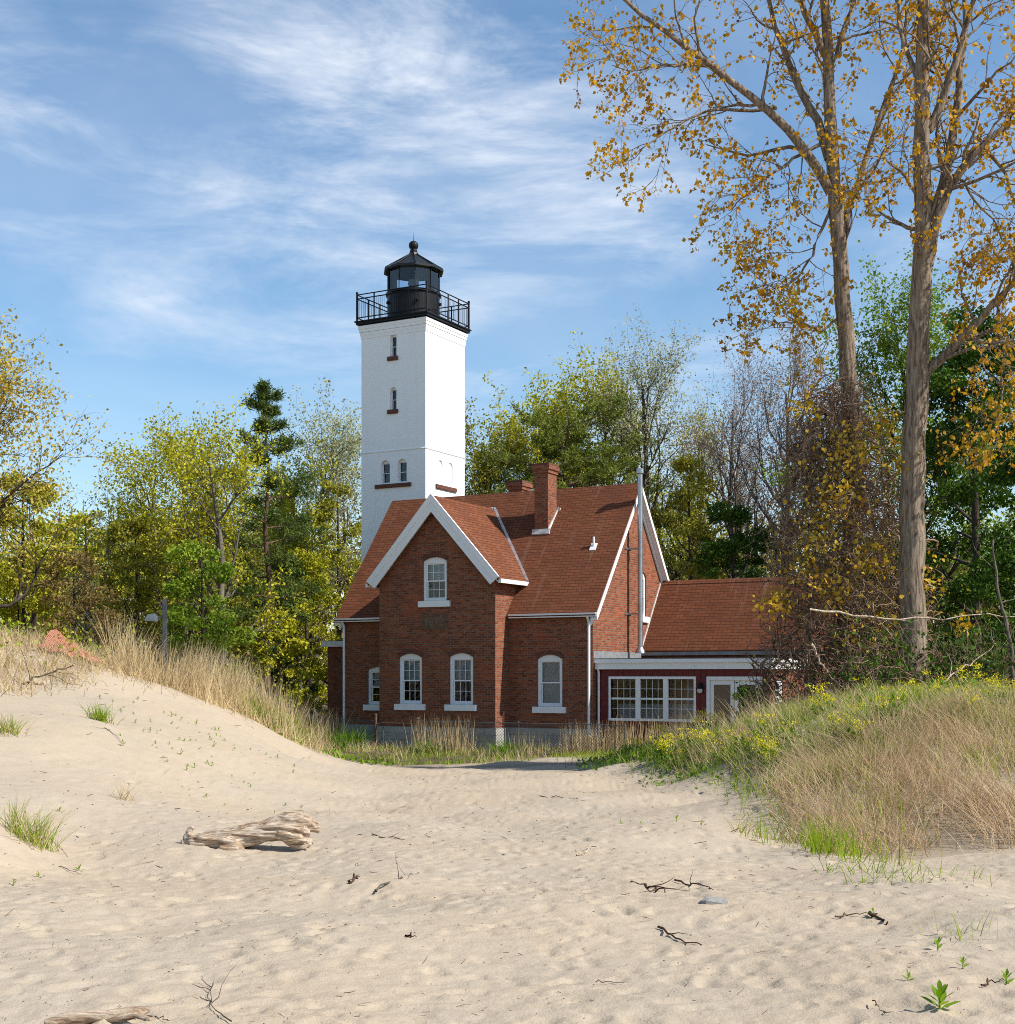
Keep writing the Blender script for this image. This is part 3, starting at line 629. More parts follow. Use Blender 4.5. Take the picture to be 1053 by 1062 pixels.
def house_wing():
    # brick wing behind the porch, its roof running away to the right
    e0, r0, wz, wr, x1 = 4.0, 5.8, 3.17, 5.62, 6.3
    sl = (wr - wz) / (r0 - e0)
    m = MB(); m.box(.0, x1 - .25, e0 + .15, 2 * r0 - e0 - .15, -.5, wz + .05); m.prism([(x1 - .25, e0 + .15, wz + .05), (x1 - .25, r0, wr - .12), (x1 - .25, 2 * r0 - e0 - .15, wz + .05)], (-.1, 0, 0))
    m.build('wing_wall', BRICK, house)
    r = MB(); n = Vector((0, -sl, 1)).normalized() * .09
    r.prism([(.0, e0, wz), (x1, e0, wz), (x1, r0, wr), (.0, r0, wr)], n)
    r.prism([(.0, r0, wr), (x1, r0, wr), (x1, 2 * r0 - e0, wz), (.0, 2 * r0 - e0, wz)], Vector((0, sl, 1)).normalized() * .09)
    r.build('wing_roof', SHINGLE, house)
    c = MB(); c.prism([(0.02, r0 - .13, wr - .0), (0.02, r0, wr + .14), (0.02, r0 + .13, wr)], (x1 - .02, 0, 0)); c.build('ridge_cap', SHINGLE, house)
    f = MB(); f.prism([(.0, e0, wz + .09), (.0, r0, wr + .09), (.0, r0, wr + .24), (.0, e0, wz + .24)], (.03, 0, 0)); f.build('step_flashing', WFLASH, house)
    g = MB(); g.box(.02, x1, e0 - .06, e0 + .05, wz - .1, wz + .02); g.build('gutter', LEAD, house)
    # flat-roofed porch in dark red boards
    pv, px1, pb, rz = .30, 5.72, -.4, 2.92
    door = (3.84, 5.42, .45, 2.24); win = (.50, 3.32, 1.02, 2.27)
    hole = lambda q: [(q[0], q[2]), (q[1], q[2]), (q[1], q[3]), (q[0], q[3])]
    w = MB()
    w.add(*panel([(0.0, pb), (px1, pb), (px1, 2.6), (0.0, 2.6)], [hole(win), hole(door)], Tf(pv), (0, -1, 0), .1))
    sb = MB(); sb.add(*panel([(pv, pb), (4.0, pb), (4.0, 2.6), (pv, 2.6)], [hole((pv + .55, pv + 1.45, 1.2, 2.25))], Tr(px1), (1, 0, 0), .1)); sb.build('side_wall', BRICK, house)
    x = 0.12
    while x < px1:                            # vertical board battens
        for (z0, z1) in ((pb, 2.6),):
            if win[0] - .12 < x < win[1] + .12: w.box(x - .012, x + .012, pv - .014, pv, pb, win[2] - .09); w.box(x - .012, x + .012, pv - .014, pv, win[3] + .09, 2.58)
            elif door[0] - .12 < x < door[1] + .12: w.box(x - .012, x + .012, pv - .014, pv, door[3] + .12, 2.58)
            else: w.box(x - .012, x + .012, pv - .014, pv, pb, 2.58)
        x += .20
    w.build('porch_wall', REDW, house)
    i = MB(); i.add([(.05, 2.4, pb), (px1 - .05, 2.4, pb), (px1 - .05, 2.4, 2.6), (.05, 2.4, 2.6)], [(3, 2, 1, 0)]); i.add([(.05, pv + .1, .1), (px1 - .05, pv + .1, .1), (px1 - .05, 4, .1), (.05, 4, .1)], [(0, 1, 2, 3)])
    i.add([(.05, pv + .1, 2.58), (px1 - .05, pv + .1, 2.58), (px1 - .05, 4, 2.58), (.05, 4, 2.58)], [(0, 1, 2, 3)]); i.build('room_shade_panel', DARKIN, house)  # porch room shade painted as near-black sheets
    f = MB(); f.box(-.04 + .05, px1 + .14, pv - .16, 4.0, 2.58, 2.78); f.box(.012, px1 + .20, pv - .24, 4.0, 2.782, 2.90); f.build('porch_fascia', WHITE, house)
    t = MB(); t.box(.014, px1 + .18, pv - .22, 4.0, 2.902, 2.93); t.build('porch_roof', TAR, house)
    fl = MB(); fl.box(.0, .02, .02, 3.95, 2.93, 3.17); fl.build('wall_flashing', LEAD, house)
    d = MB(); d.bar((.10, pv - .18, 2.74), (.10, pv - .06, 2.45), .04, 8); d.bar((.10, pv - .06, 2.48), (.10, pv - .06, .2), .04, 8); d.build('downspout', WHITE, house)
    cb = MB(); cb.box(px1 - .08, px1 + .02, pv - .02, pv + .08, pb, 2.58); cb.build('corner_board', REDW, house)
    # three-light window
    fr = MB(); a, b_, z0, z1 = win; T = Tf(pv)
    fr.box(a - .07, b_ + .07, pv - .03, pv + .09, z1, z1 + .08); fr.box(a - .07, b_ + .07, pv - .04, pv + .09, z0 - .08, z0)
    fr.box(a - .07, a, pv - .03, pv + .09, z0, z1); fr.box(b_, b_ + .07, pv - .03, pv + .09, z0, z1)
    w3 = (b_ - a) / 3
    for k in (1, 2): fr.box(a + w3 * k - .08, a + w3 * k + .08, pv - .025, pv + .09, z0, z1)
    wo = fr.build('triple_window', WHITE, house)
    mu = MB()
    for k in range(3):
        x0 = a + w3 * k + (.08 if k else 0); x1_ = a + w3 * (k + 1) - (.08 if k < 2 else 0)
        mu.box(x0, x1_, pv + .04, pv + .07, (z0 + z1) / 2 - .03, (z0 + z1) / 2 + .03)
        for q in (1, 2, 3): xx = x0 + (x1_ - x0) * q / 4; mu.box(xx - .006, xx + .006, pv + .045, pv + .065, z0, z1)
        for zz in (z0 + (z1 - z0) * .25, z0 + (z1 - z0) * .75): mu.box(x0, x1_, pv + .046, pv + .064, zz - .006, zz + .006)
    mu.build('muntin', WHITE, wo)
    g = MB(); g.add([(a, pv + .06, z0), (b_, pv + .06, z0), (b_, pv + .06, z1), (a, pv + .06, z1)], [(0, 1, 2, 3)]); g.build('pane', GLASS, wo)
    cur = MB(); n = 60; tp = [(a + (b_ - a) * k / n, pv + .5 + .04 * (k % 2), z0 + .45) for k in range(n + 1)]; bt = [(p[0], p[1], z0 - .2) for p in tp]
    cur.add(tp + bt, [(k, k + 1, n + 2 + k, n + 1 + k) for k in range(n)]); cur.build('curtain', BLIND, wo)
    # glazed double door
    df = MB(); a, b_, z0, z1 = door
    df.box(a - .10, b_ + .10, pv - .03, pv + .09, z1, z1 + .11); df.box(a - .10, a, pv - .03, pv + .09, z0, z1); df.box(b_, b_ + .10, pv - .03, pv + .09, z0, z1)
    md = (a + b_) / 2; do = df.build('double_door', WHITE, house)
    for (x0, x1_) in ((a, md - .01), (md + .01, b_)):
        lf = MB(); lf.box(x0, x0 + .12, pv + .02, pv + .07, z0, z1); lf.box(x1_ - .12, x1_, pv + .02, pv + .07, z0, z1); lf.box(x0 + .12, x1_ - .12, pv + .02, pv + .07, z1 - .14, z1); lf.box(x0 + .12, x1_ - .12, pv + .02, pv + .07, z0, z0 + .3); lf.build('door_leaf', WHITE, do)
        gg = MB(); gg.add([(x0, pv + .045, z0), (x1_, pv + .045, z0), (x1_, pv + .045, z1), (x0, pv + .045, z1)], [(0, 1, 2, 3)]); gg.build('pane', GLASS, do)
    hd = MB(); hd.bar((md - .06, pv - .02, 1.35), (md - .06, pv + .03, 1.35), .03, 8); hd.bar((md - .06, pv - .02, 1.35), (md - .2, pv - .02, 1.35), .012, 6); hd.build('handle', BLACK, do)
    window(house, Tr(px1), pv + .55, pv + 1.45, 1.2, 2.25, 0, sill=False, cols=2)
    # lantern lamp by the door
    l = MB(); l.box(3.50, 3.62, pv - .03, pv, 1.86, 2.16); l.bar((3.56, pv - .02, 2.14), (3.56, pv - .14, 2.10), .015, 6); l.lathe([(.05, 1.86), (.09, 2.0), (.03, 2.10)], 8, (3.56, pv - .14)); lo = l.build('wall_lamp', BLACK, house)
    lg = MB(); lg.lathe([(.045, 1.84), (.085, 1.88), (.085, 1.97)], 8, (3.56, pv - .14)); lg.build('lamp_shade', BLIND, lo)
    # low brick annex beyond the left end
    an = MB(); an.add(*panel([(-12.0, -.4), (UL, -.4), (UL, 3.45), (-12.0, 3.45)], [arch(-11.05, -10.05, .3, 2.55, .4)], Tf(2.2), (0, -1, 0), .25)); an.box(-12.0, UL, 2.5, 5.5, -.4, 3.45); an.build('annex_wall', BRICK, house)
    af = MB(); af.box(-12.18, UL - .02, 2.0, 5.7, 3.45, 3.66); af.build('annex_fascia', WHITE, house)
    at_ = MB(); at_.box(-12.1, UL - .02, 2.1, 5.6, 3.662, 3.69); at_.build('annex_roof', TAR, house)
house_wing()
# ------------------------------------------------------------------ lighthouse tower
def local(u, v):
    c, s = math.cos(TH), math.sin(TH); return (UX + u * c - v * s, UY + u * s + v * c, 0)
TWD = 3.13; H2 = TWD / 2
tower = empty('lighthouse_tower', local(-12.41, 8.86), TH, label='square white lighthouse tower with black iron gallery and glazed lantern behind the brick house', cat='lighthouse')
def lighthouse():
    ZS, ZC, ZT = 11.6, 16.34, 16.86
    h = H2; holes = []
    m = MB(); m2 = MB()
    slits = [arch(-.145, .165, 15.46, 16.38, .155, 10), arch(-.145, .165, 13.28, 14.2, .155, 10)]
    pair = [arch(-.60, -.16, 10.28, 11.23, .22, 10), arch(.22, .66, 10.28, 11.23, .22, 10)]
    m.add(*panel([(-h, -.5), (h, -.5), (h, ZC), (-h, ZC)], slits + pair, Tf(-h), (0, -1, 0), .16))
    blindp = [arch(-.60, -.22, 10.26, 11.25, .19, 10), arch(.22, .60, 10.26, 11.25, .19, 10)]
    m.add(*panel([(-h, -.5), (h, -.5), (h, ZC), (-h, ZC)], blindp, Tr(h), (1, 0, 0), .05))
    for b in blindp: m.add([(h - .05, a, z) for a, z in b], [tuple(range(len(b)))])
    m.add([(-h, -h, -.5), (-h, h, -.5), (-h, h, ZC), (-h, -h, ZC)], [(3, 2, 1, 0)]); m.add([(h, h, -.5), (-h, h, -.5), (-h, h, ZC), (h, h, ZC)], [(0, 1, 2, 3)])
    m.build('wall', TOWERW, tower)
    def ring(mb, z0, z1, o0, o1): mb.lathe([((h + o0) * math.sqrt(2), z0), ((h + o1) * math.sqrt(2), z1)], 4, (0, 0), math.pi / 4)
    s = MB(); ring(s, ZS - .05, ZS, .0, .035); ring(s, ZS, ZS + .03, .035, .0); s.build('string_course', TOWERW, tower)
    c = MB()
    for i, (z, o) in enumerate(((ZC, .02), (ZC + .13, .04), (ZC + .27, .07), (ZC + .40, .10))): ring(c, z, z + .132, o, o + .01)
    c.build('corbel', TOWERW, tower)
    for a in slits:
        a0, a1, z0, z1 = -.145, .165, a[0][1], a[0][1] + .92
        window(tower, lambda x, z, d: (x, -h + d + .05, z), a0, a1, z0, z1, .155, sill=False, cols=1, blind=False, fw=.028, muntins=False, st=.018, head=.45)
        b = MB(); b.box(-.25, .25, -h - .07, -h + .02, z0 - .17, z0 - .0); b.build('brick_sill', SILLBR, tower)
    for a0, a1 in ((-.60, -.16), (.22, .66)):
        window(tower, lambda x, z, d: (x, -h + d + .05, z), a0, a1, 10.28, 11.23, .22, sill=False, cols=1, blind=False, fw=.035, muntins=False, st=.022, head=.45)
    b = MB(); b.box(-.86, .88, -h - .07, -h + .02, 10.08, 10.24); b.build('brick_sill', SILLBR, tower)
    b = MB(); b.box(h - .02, h + .07, -.80, .84, 10.06, 10.22); b.build('brick_sill', SILLBR, tower)
    dk = MB(); dk.box(-h + .25, h - .25, -h + .25, h - .25, 0, 16); dk.build('tower_shade_core', DARKIN, tower)  # near-black box, shade inside the tower put into its colour
    # gallery
    g = MB(); e = h + .17
    g.box(-e, e, -e, e, ZT + .06, ZT + .16); g.box(-e + .1, e - .1, -e + .1, e - .1, ZT - .02, ZT + .06); g.box(-e - .05, e + .05, -e - .05, e + .05, ZT + .16, ZT + .21)
    k = -e + .2
    gd = g.build('gallery_deck', BLACK, tower)
    dz = ZT + .21; r = MB(); ee = e - .04; top = 1.10
    corners = [(-ee, -ee), (ee, -ee), (ee, ee), (-ee, ee)]
    for i in range(4):
        a, b_ = corners[i], corners[(i + 1) % 4]
        for z in (.14, top - .17, top): r.bar((a[0], a[1], dz + z), (b_[0], b_[1], dz + z), .024, 6)
    ro = r.build('railing', BLACK, tower)
    for i in range(4):
        a, b_ = Vector((*corners[i], 0)), Vector((*corners[(i + 1) % 4], 0)); n = 4
        for j in range(n):
            p = a.lerp(b_, j / n); q = MB(); rr = .045 if j == 0 else .03
            q.bar((p.x, p.y, dz - .02), (p.x, p.y, dz + top + (.06 if j == 0 else 0)), rr, 8)
            if j == 0: q.lathe([(.05, dz + top + .04), (.06, dz + top + .09), (.02, dz + top + .13)], 8, (p.x, p.y))
            q.build('post', BLACK, ro)
    bal = MB()
    for i in range(4):
        a, b_ = Vector((*corners[i], 0)), Vector((*corners[(i + 1) % 4], 0))
        for j in range(1, 32):
            if j % 8 == 0: continue
            p = a.lerp(b_, j / 32); bal.bar((p.x, p.y, dz + .14), (p.x, p.y, dz + top - .17), .007, 4)
    bal.build('baluster', BLACK, ro)
    # lantern: drum, glazing, roof
    n = 10; rot = math.pi / 10 - TH * 0; R0 = 1.12
    dr = MB(); dr.lathe([(R0 + .02, dz - .02), (R0 + .02, dz + .06), (R0 - .02, dz + .07), (R0 - .02, 18.26), (R0 + .04, 18.28), (R0 + .04, 18.38)], 40); dro = dr.build('lantern_drum', BLACK, tower, smooth=False)
    vt = MB()
    for a in (-2.2, -.85, .3): vt.bar((math.cos(a) * R0 * .98, math.sin(a) * R0 * .98, 17.9), (math.cos(a) * R0 * 1.07, math.sin(a) * R0 * 1.07, 17.9), .07, 12)
    vt.build('vent', BLACK, dro)
    z0, z1 = 18.38, 19.36
    gl = MB(); gl.lathe([(R0 - .03, z0), (R0 - .03, z1)], n, (0, 0), rot); gl.f = gl.f[:-2]; gl.build('glazing', LGLASS, tower)
    for k in range(n):
        a = rot + 2 * math.pi * k / n; b = MB(); b.bar((R0 * math.cos(a), R0 * math.sin(a), z0 - .02), (R0 * math.cos(a), R0 * math.sin(a), z1 + .03), .022, 6); b.build('glazing_bar', BLACK, tower)
    rf = MB(); rf.lathe([(R0 + .02, z1 - .06), (R0 + .17, z1 - .08), (R0 + .17, z1 - .0), (R0 + .05, z1 + .05), (.22, z1 + .66), (.19, z1 + .76)], n, (0, 0), rot); rfo = rf.build('lantern_roof', SLATE, tower)
    rb = MB()
    for k in range(n):
        a = rot + 2 * math.pi * k / n; rb.bar(((R0 + .13) * math.cos(a), (R0 + .13) * math.sin(a), z1 + .03), (.2 * math.cos(a), .2 * math.sin(a), z1 + .69), .022, 6)
    rb.build('roof_seam', SLATE, rfo)
    fn = MB(); fn.lathe([(.2, z1 + 0.72), (.17, z1 + 0.74), (.13, z1 + 0.77), (.16, z1 + 0.81), (.16, z1 + 0.86), (.10, z1 + 0.89), (.17, z1 + 0.95), (.20, z1 + 1.03), (.205, z1 + 1.09), (.18, z1 + 1.18), (.10, z1 + 1.25), (.02, z1 + 1.28)], 20); fn.build('ball_finial', BLACK, rfo, smooth=True)
    rod = MB(); rod.bar((0, 0, z1 + 1.25), (0, 0, z1 + 1.62), .012, 6, .004); rod.build('lightning_rod', BLACK, rfo)
    ln = MB(); ln.lathe([(.25, z0 - .1), (.2, z0 + .05), (.08, z0 + .06), (.08, z0 + .30), (.2, z0 + .32), (.24, z0 + .45), (.2, z0 + .60), (.06, z0 + .64)], 16); ln.build('beacon', LEAD, tower)
lighthouse()

# ------------------------------------------------------------------ growing things: branches, leaves, blades
def tubes(P, Rr, n=5):
    """P (B,k,3) polylines, Rr (B,k) radii -> V, quads"""
    B, k, _ = P.shape
    T = np.gradient(P, axis=1); T /= np.linalg.norm(T, axis=2, keepdims=True) + 1e-9
    ref = np.where(np.abs(T[..., 2:3]) < .9, np.array([0, 0, 1.]), np.array([1., 0, 0]))
    A = np.cross(T, ref); A /= np.linalg.norm(A, axis=2, keepdims=True) + 1e-9; C = np.cross(T, A)
    th = 2 * np.pi * np.arange(n) / n
    V = P[:, :, None] + Rr[:, :, None, None] * (A[:, :, None] * np.cos(th)[None, None, :, None] + C[:, :, None] * np.sin(th)[None, None, :, None])
    idx = np.arange(B * k * n).reshape(B, k, n); r = np.roll(idx, -1, axis=2)
    Fq = np.stack([idx[:, :-1], r[:, :-1], r[:, 1:], idx[:, 1:]], -1).reshape(-1, 4)
    return V.reshape(-1, 3), Fq
def resample(pts, k):
    pts = np.asarray(pts, float); d = np.concatenate([[0], np.cumsum(np.linalg.norm(np.diff(pts[:, :3], axis=0), axis=1))])
    t = np.linspace(0, d[-1], k)
    # gently smoothed polyline
    q = np.stack([np.interp(t, d, pts[:, i]) for i in range(pts.shape[1])], 1)
    for _ in range(2): q[1:-1] = q[1:-1] * .5 + (q[:-2] + q[2:]) * .25
    return q
def spawn(P, Rr, n, tr, length, ang, rg, up=0.05, wig=0.25, k=7, rfac=0.55, taper=0.25, minr=0.006, flat=0.0):
    """n children per polyline"""
    B, kk, _ = P.shape; M = B * n; pi = np.repeat(np.arange(B), n)
    t = (np.tile((np.arange(n) + .5) / n, B) + rg.uniform(-.5, .5, M) / n) * (tr[1] - tr[0]) + tr[0]
    f = np.clip(t, 0, .9999) * (kk - 1); i = f.astype(int); w = (f - i)[:, None]
    p0 = P[pi, i] * (1 - w) + P[pi, i + 1] * w; r0 = Rr[pi, i] * (1 - w[:, 0]) + Rr[pi, i + 1] * w[:, 0]
    tg = P[pi, i + 1] - P[pi, i]; tg /= np.linalg.norm(tg, axis=1, keepdims=True) + 1e-9
    rd = rg.normal(size=(M, 3)); rd[:, 2] *= 1 - flat; rd -= (rd * tg).sum(1, keepdims=True) * tg; rd /= np.linalg.norm(rd, axis=1, keepdims=True) + 1e-9
    a = np.radians(rg.normal(ang, ang * .25, M))[:, None]; d = tg * np.cos(a) + rd * np.sin(a)
    Ln = (length(t, pi) if callable(length) else np.full(M, length)) * rg.uniform(.65, 1.3, M)
    Q = np.empty((M, k, 3)); Q[:, 0] = p0; st = (Ln / (k - 1))[:, None]
    for j in range(1, k):
        d = d + np.array([0, 0, up]) + rg.normal(size=(M, 3)) * wig; d /= np.linalg.norm(d, axis=1, keepdims=True); Q[:, j] = Q[:, j - 1] + d * st
    rb = np.maximum(r0 * rfac, minr); return Q, rb[:, None] * np.linspace(1, taper, k)[None]
def on_twigs(P, m, rg, tr=(.25, 1.0), jit=.06):
    B, k, _ = P.shape; pi = np.repeat(np.arange(B), m); f = np.clip(rg.uniform(tr[0], tr[1], B * m), 0, .9999) * (k - 1); i = f.astype(int); w = (f - i)[:, None]
    return P[pi, i] * (1 - w) + P[pi, i + 1] * w + rg.normal(size=(B * m, 3)) * jit
def leaves(P, size, rg, droop=0.3, wide=.62, fold=.25):
    """kite-shaped folded leaves, one island each"""
    n = len(P); s = (size * rg.uniform(.6, 1.35, n))[:, None]
    d = rg.normal(size=(n, 3)); d[:, 2] -= droop * 1.5; d /= np.linalg.norm(d, axis=1, keepdims=True)
    e = rg.normal(size=(n, 3)); e -= (e * d).sum(1, keepdims=True) * d; e /= np.linalg.norm(e, axis=1, keepdims=True); nn = np.cross(d, e)
    a = P; c = P + d * s; m = P + d * s * .42
    b1 = m + e * s * wide * .5 + nn * s * fold * .5; b2 = m - e * s * wide * .5 + nn * s * fold * .5
    V = np.stack([a, b1, c, b2], 1).reshape(-1, 3); return V, np.arange(n * 4).reshape(n, 4)
def blades(P, h, w, lean, rg, curl=.5, k=4, aim=None, swirl=0.0):
    """grass blades: tapering bent strips"""
    n = len(P); h = np.broadcast_to(h, n) * rg.uniform(.55, 1.2, n); az = rg.uniform(0, 2 * np.pi, n)
    l = np.abs(rg.normal(lean, lean * .5, n)); dx = np.cos(az) * l; dy = np.sin(az) * l
    if aim is not None: dx = dx + aim[0]; dy = dy + aim[1]
    if swirl:
        dx = dx + swirl * 2 * vnoise(P[:, 0] * 1.3 + 31, P[:, 1] * 1.3 + 17, 41); dy = dy + swirl * 2 * vnoise(P[:, 0] * 1.3 + 71, P[:, 1] * 1.3 + 57, 42)
        h = h * (.72 + .56 * (vnoise(P[:, 0] * 1.1 + 3, P[:, 1] * 1.1 + 5, 43) + .5))
    D = np.stack([dx, dy], 1); ang = rg.uniform(0, np.pi, n); wx, wy = np.cos(ang) * w / 2, np.sin(ang) * w / 2
    V = np.empty((n, k, 2, 3)); c = curl * rg.uniform(.4, 1.6, n)
    for j in range(k):
        t = j / (k - 1); off = D * (t + c * t * t)[:, None] * h[:, None] * .8; wt = 1.0 - .88 * t ** 1.5
        z = P[:, 2] + h * (t - .35 * np.minimum(c * l, 1.2) * t * t)
        for s, sg in ((0, 1), (1, -1)):
            V[:, j, s, 0] = P[:, 0] + off[:, 0] + sg * wx * wt; V[:, j, s, 1] = P[:, 1] + off[:, 1] + sg * wy * wt; V[:, j, s, 2] = z
    idx = np.arange(n * k * 2).reshape(n, k, 2)
    Fq = np.stack([idx[:, :-1, 0], idx[:, :-1, 1], idx[:, 1:, 1], idx[:, 1:, 0]], -1).reshape(-1, 4)
    return V.reshape(-1, 3), Fq

def plant_tree(name, label, loc, wood, crown, bark, leafm, group, cat='tree', crown_name='crown', trunk_name='trunk', trunk_label=None):
    o = empty(name, loc, 0, label=label, cat=cat, group=group); L0 = np.array(loc)
    V, Fq = wood; link(trunk_name, np_mesh(trunk_name, V - L0, Fq, bark, smooth=True), o)
    if crown is not None and len(crown[0]):
        V, Fq = crown; link(crown_name, np_mesh(crown_name, V - L0, Fq, leafm), o)
    return o
GT = 'trees of the wood around the lighthouse'
LEAFC = {
 'gold': [(0.38, 0.27, 0.06), (0.54, 0.40, 0.08), (0.46, 0.40, 0.10), (0.30, 0.21, 0.06)],
 'yellow_green': [(0.15, 0.19, 0.018), (0.34, 0.34, 0.025), (0.52, 0.47, 0.035), (0.25, 0.28, 0.028)],
 'fresh_green': [(0.09, 0.17, 0.02), (0.17, 0.27, 0.03), (0.27, 0.34, 0.05), (0.13, 0.20, 0.03)],
 'olive': [(0.14, 0.15, 0.025), (0.26, 0.25, 0.038), (0.38, 0.35, 0.055), (0.18, 0.17, 0.035)],
 'pale': [(0.30, 0.31, 0.16), (0.44, 0.43, 0.24), (0.36, 0.37, 0.17), (0.23, 0.22, 0.12)],
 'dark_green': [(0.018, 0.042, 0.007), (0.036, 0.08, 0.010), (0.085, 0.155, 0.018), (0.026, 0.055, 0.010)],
 'pine': [(0.035, 0.065, 0.016), (0.07, 0.115, 0.024), (0.13, 0.17, 0.035), (0.05, 0.08, 0.02)],
 'pine_light': [(0.07, 0.10, 0.018), (0.125, 0.165, 0.028), (0.21, 0.24, 0.04), (0.10, 0.12, 0.024)],
 'bronze': [(0.16, 0.10, 0.045), (0.26, 0.17, 0.06), (0.18, 0.15, 0.05), (0.11, 0.075, 0.04)],
 'bud_pink': [(0.30, 0.22, 0.19), (0.40, 0.31, 0.25), (0.25, 0.18, 0.15), (0.34, 0.27, 0.2)],
 'cotton': [(0.17, 0.085, 0.02), (0.46, 0.225, 0.022), (0.58, 0.35, 0.035), (0.25, 0.16, 0.03)],
 'vine_gold': [(0.42, 0.20, 0.03), (0.55, 0.34, 0.04), (0.42, 0.34, 0.05), (0.33, 0.16, 0.03)],
}
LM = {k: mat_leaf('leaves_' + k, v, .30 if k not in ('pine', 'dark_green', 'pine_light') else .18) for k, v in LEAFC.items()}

def deciduous(name, label, px, top, Y, hw, leaf, seed, bark=BARKG, size=.13, nleaf=9, limbs=14, l2=8, l3=5, base=None, lean=0.0, first=.26, spread=52, up=.10, jit=.10, ry=None, tr=None, group=GT, trunk_label=None):
    """broad-leaved tree whose crown reaches TOP and spreads HW to each side (photograph pixels at depth Y)"""
    rg = np.random.default_rng(seed); X = (px - CX) / F * Y; bx = X if base is None else (base - CX) / F * Y
    g0 = gz(bx, Y); H = EYE + (HY - top) / F * Y - g0; rr = tr or H * .014
    tp = [(0, 0, 0), ((X - bx) * .25 + lean * .4, 0, H * .25), ((X - bx) * .7 - lean * .2, 0, H * .55), (X - bx, 0, H * .88)]
    P = resample(np.array(tp), 14)[None]; P[0, 1:] += np.cumsum(rg.normal(size=(13, 3)) * H * .008, 0); Rr = np.linspace(1, .18, 14)[None] * rr; Rr[0, 0] *= 1.35
    A, Ra = spawn(P, Rr, limbs, (first, .98), lambda t, i: H * (.46 - .34 * t), spread, rg, up=up, wig=.16, k=8, rfac=.62)
    A2, Ra2 = spawn(A, Ra, l2, (.25, 1), lambda t, i: H * .15 * np.ones_like(t), 42, rg, up=up * .6, wig=.2, k=6, rfac=.6)
    A3, Ra3 = spawn(A2, Ra2, l3, (.2, 1), H * .062, 40, rg, up=.06, wig=.25, k=4, rfac=.6, minr=.006)
    allp = [P, A, A2, A3]
    # fit the crown to its width and height
    ext = np.abs(A3[..., 0] - (X - bx)).ravel(); q = np.quantile(ext, .93) + .01; sx = hw / F * Y / q; zq = A3[..., 2].max(); sz = H / zq
    for arr in allp:
        cxs = (X - bx) * np.clip(arr[..., 2] / (H * .7), 0, 1); arr[..., 0] = cxs + (arr[..., 0] - cxs) * sx; arr[..., 1] *= sx if ry is None else ry; arr[..., 2] *= sz
    org = np.array([bx, Y, g0 - .1])
    wood = cat_mesh(tubes(P + org, Rr, 10), tubes(A + org, Ra, 6), tubes(A2 + org, Ra2, 4), tubes(A3 + org, Ra3, 3))
    crown = None
    if nleaf: crown = leaves(on_twigs(A3, int(nleaf * 2.6), rg, (-.2, 1.25), jit * 1.6) + org, size * .95, rg, .15)
    return plant_tree(name, label, (bx, Y, g0), wood, crown, bark, LM[leaf], group)

BUSH = {'yellow_green': [(0.10, 0.13, 0.014), (0.27, 0.28, 0.024), (0.48, 0.44, 0.034), (0.19, 0.21, 0.02)], 'fresh_green': [(0.07, 0.13, 0.013), (0.16, 0.25, 0.022), (0.28, 0.35, 0.04), (0.11, 0.17, 0.02)]}
LM['bush_yellow'] = mat_leaf('leaves_bush_yellow', BUSH['yellow_green'], .25, .8); LM['bush_green'] = mat_leaf('leaves_bush_green', BUSH['fresh_green'], .25, .8)
def bushy(name, label, px, top, Y, hw, leaf, seed, n=7000, size=.16, clumps=26, bark=BARKD, low=0.1, group=GT, cat='tree', depth=None, second=None):
    """dense crown of many leafy clumps over a branching trunk"""
    n = int(n * 1.6); size *= .9; clumps = int(clumps * 1.9); leaf = {'yellow_green': 'bush_yellow', 'fresh_green': 'bush_green'}.get(leaf, leaf)
    rg = np.random.default_rng(seed); X = (px - CX) / F * Y; g0 = gz(X, Y); H = EYE + (HY - top) / F * Y - g0; w = hw / F * Y
    org = np.array([X, Y, g0 - .1])
    P = resample(np.array([(0, 0, 0), (.1, 0, H * .4), (0, .1, H * .85)]), 10)[None]; Rr = np.linspace(1, .2, 10)[None] * H * .015
    A, Ra = spawn(P, Rr, 16, (.12, .95), lambda t, i: w * (1.1 - .5 * t), 60, rg, up=.08, wig=.2, k=7)
    A2, Ra2 = spawn(A, Ra, 5, (.3, 1), w * .4, 45, rg, up=.05, k=5)
    u = rg.uniform(low, 1, clumps) ** .9; phi = rg.uniform(0, 2 * np.pi, clumps); prof = np.sqrt(np.clip(1 - ((u - .42) / .60) ** 2, .03, 1))
    rad = np.sqrt(rg.uniform(.15, 1, clumps)); dy = w if depth is None else depth
    C = np.stack([np.cos(phi) * rad * prof * w * .85, np.sin(phi) * rad * prof * dy * .85, u * H * .93], 1)
    cr = rg.uniform(.10, .28, clumps) * min(w, H * .5)
    ci = rg.choice(clumps, n, p=cr ** 2 / (cr ** 2).sum()); d = rg.normal(size=(n, 3)); d /= np.linalg.norm(d, axis=1, keepdims=True); d[:, 2] *= .62
    Q = C[ci] + d * (cr[ci] * rg.uniform(.25, 1.12, n) ** .6)[:, None]
    Q = np.concatenate([Q, on_twigs(A2, max(1, n // 1400), rg, (.2, 1.1), .15)])
    Q = Q[Q[:, 2] > .05]
    wood = cat_mesh(tubes(P + org, Rr, 8), tubes(A + org, Ra, 5), tubes(A2 + org, Ra2, 3))
    return plant_tree(name, label, (X, Y, g0), wood, leaves(Q + org, size, rg, .2), bark, LM[leaf], group, cat)

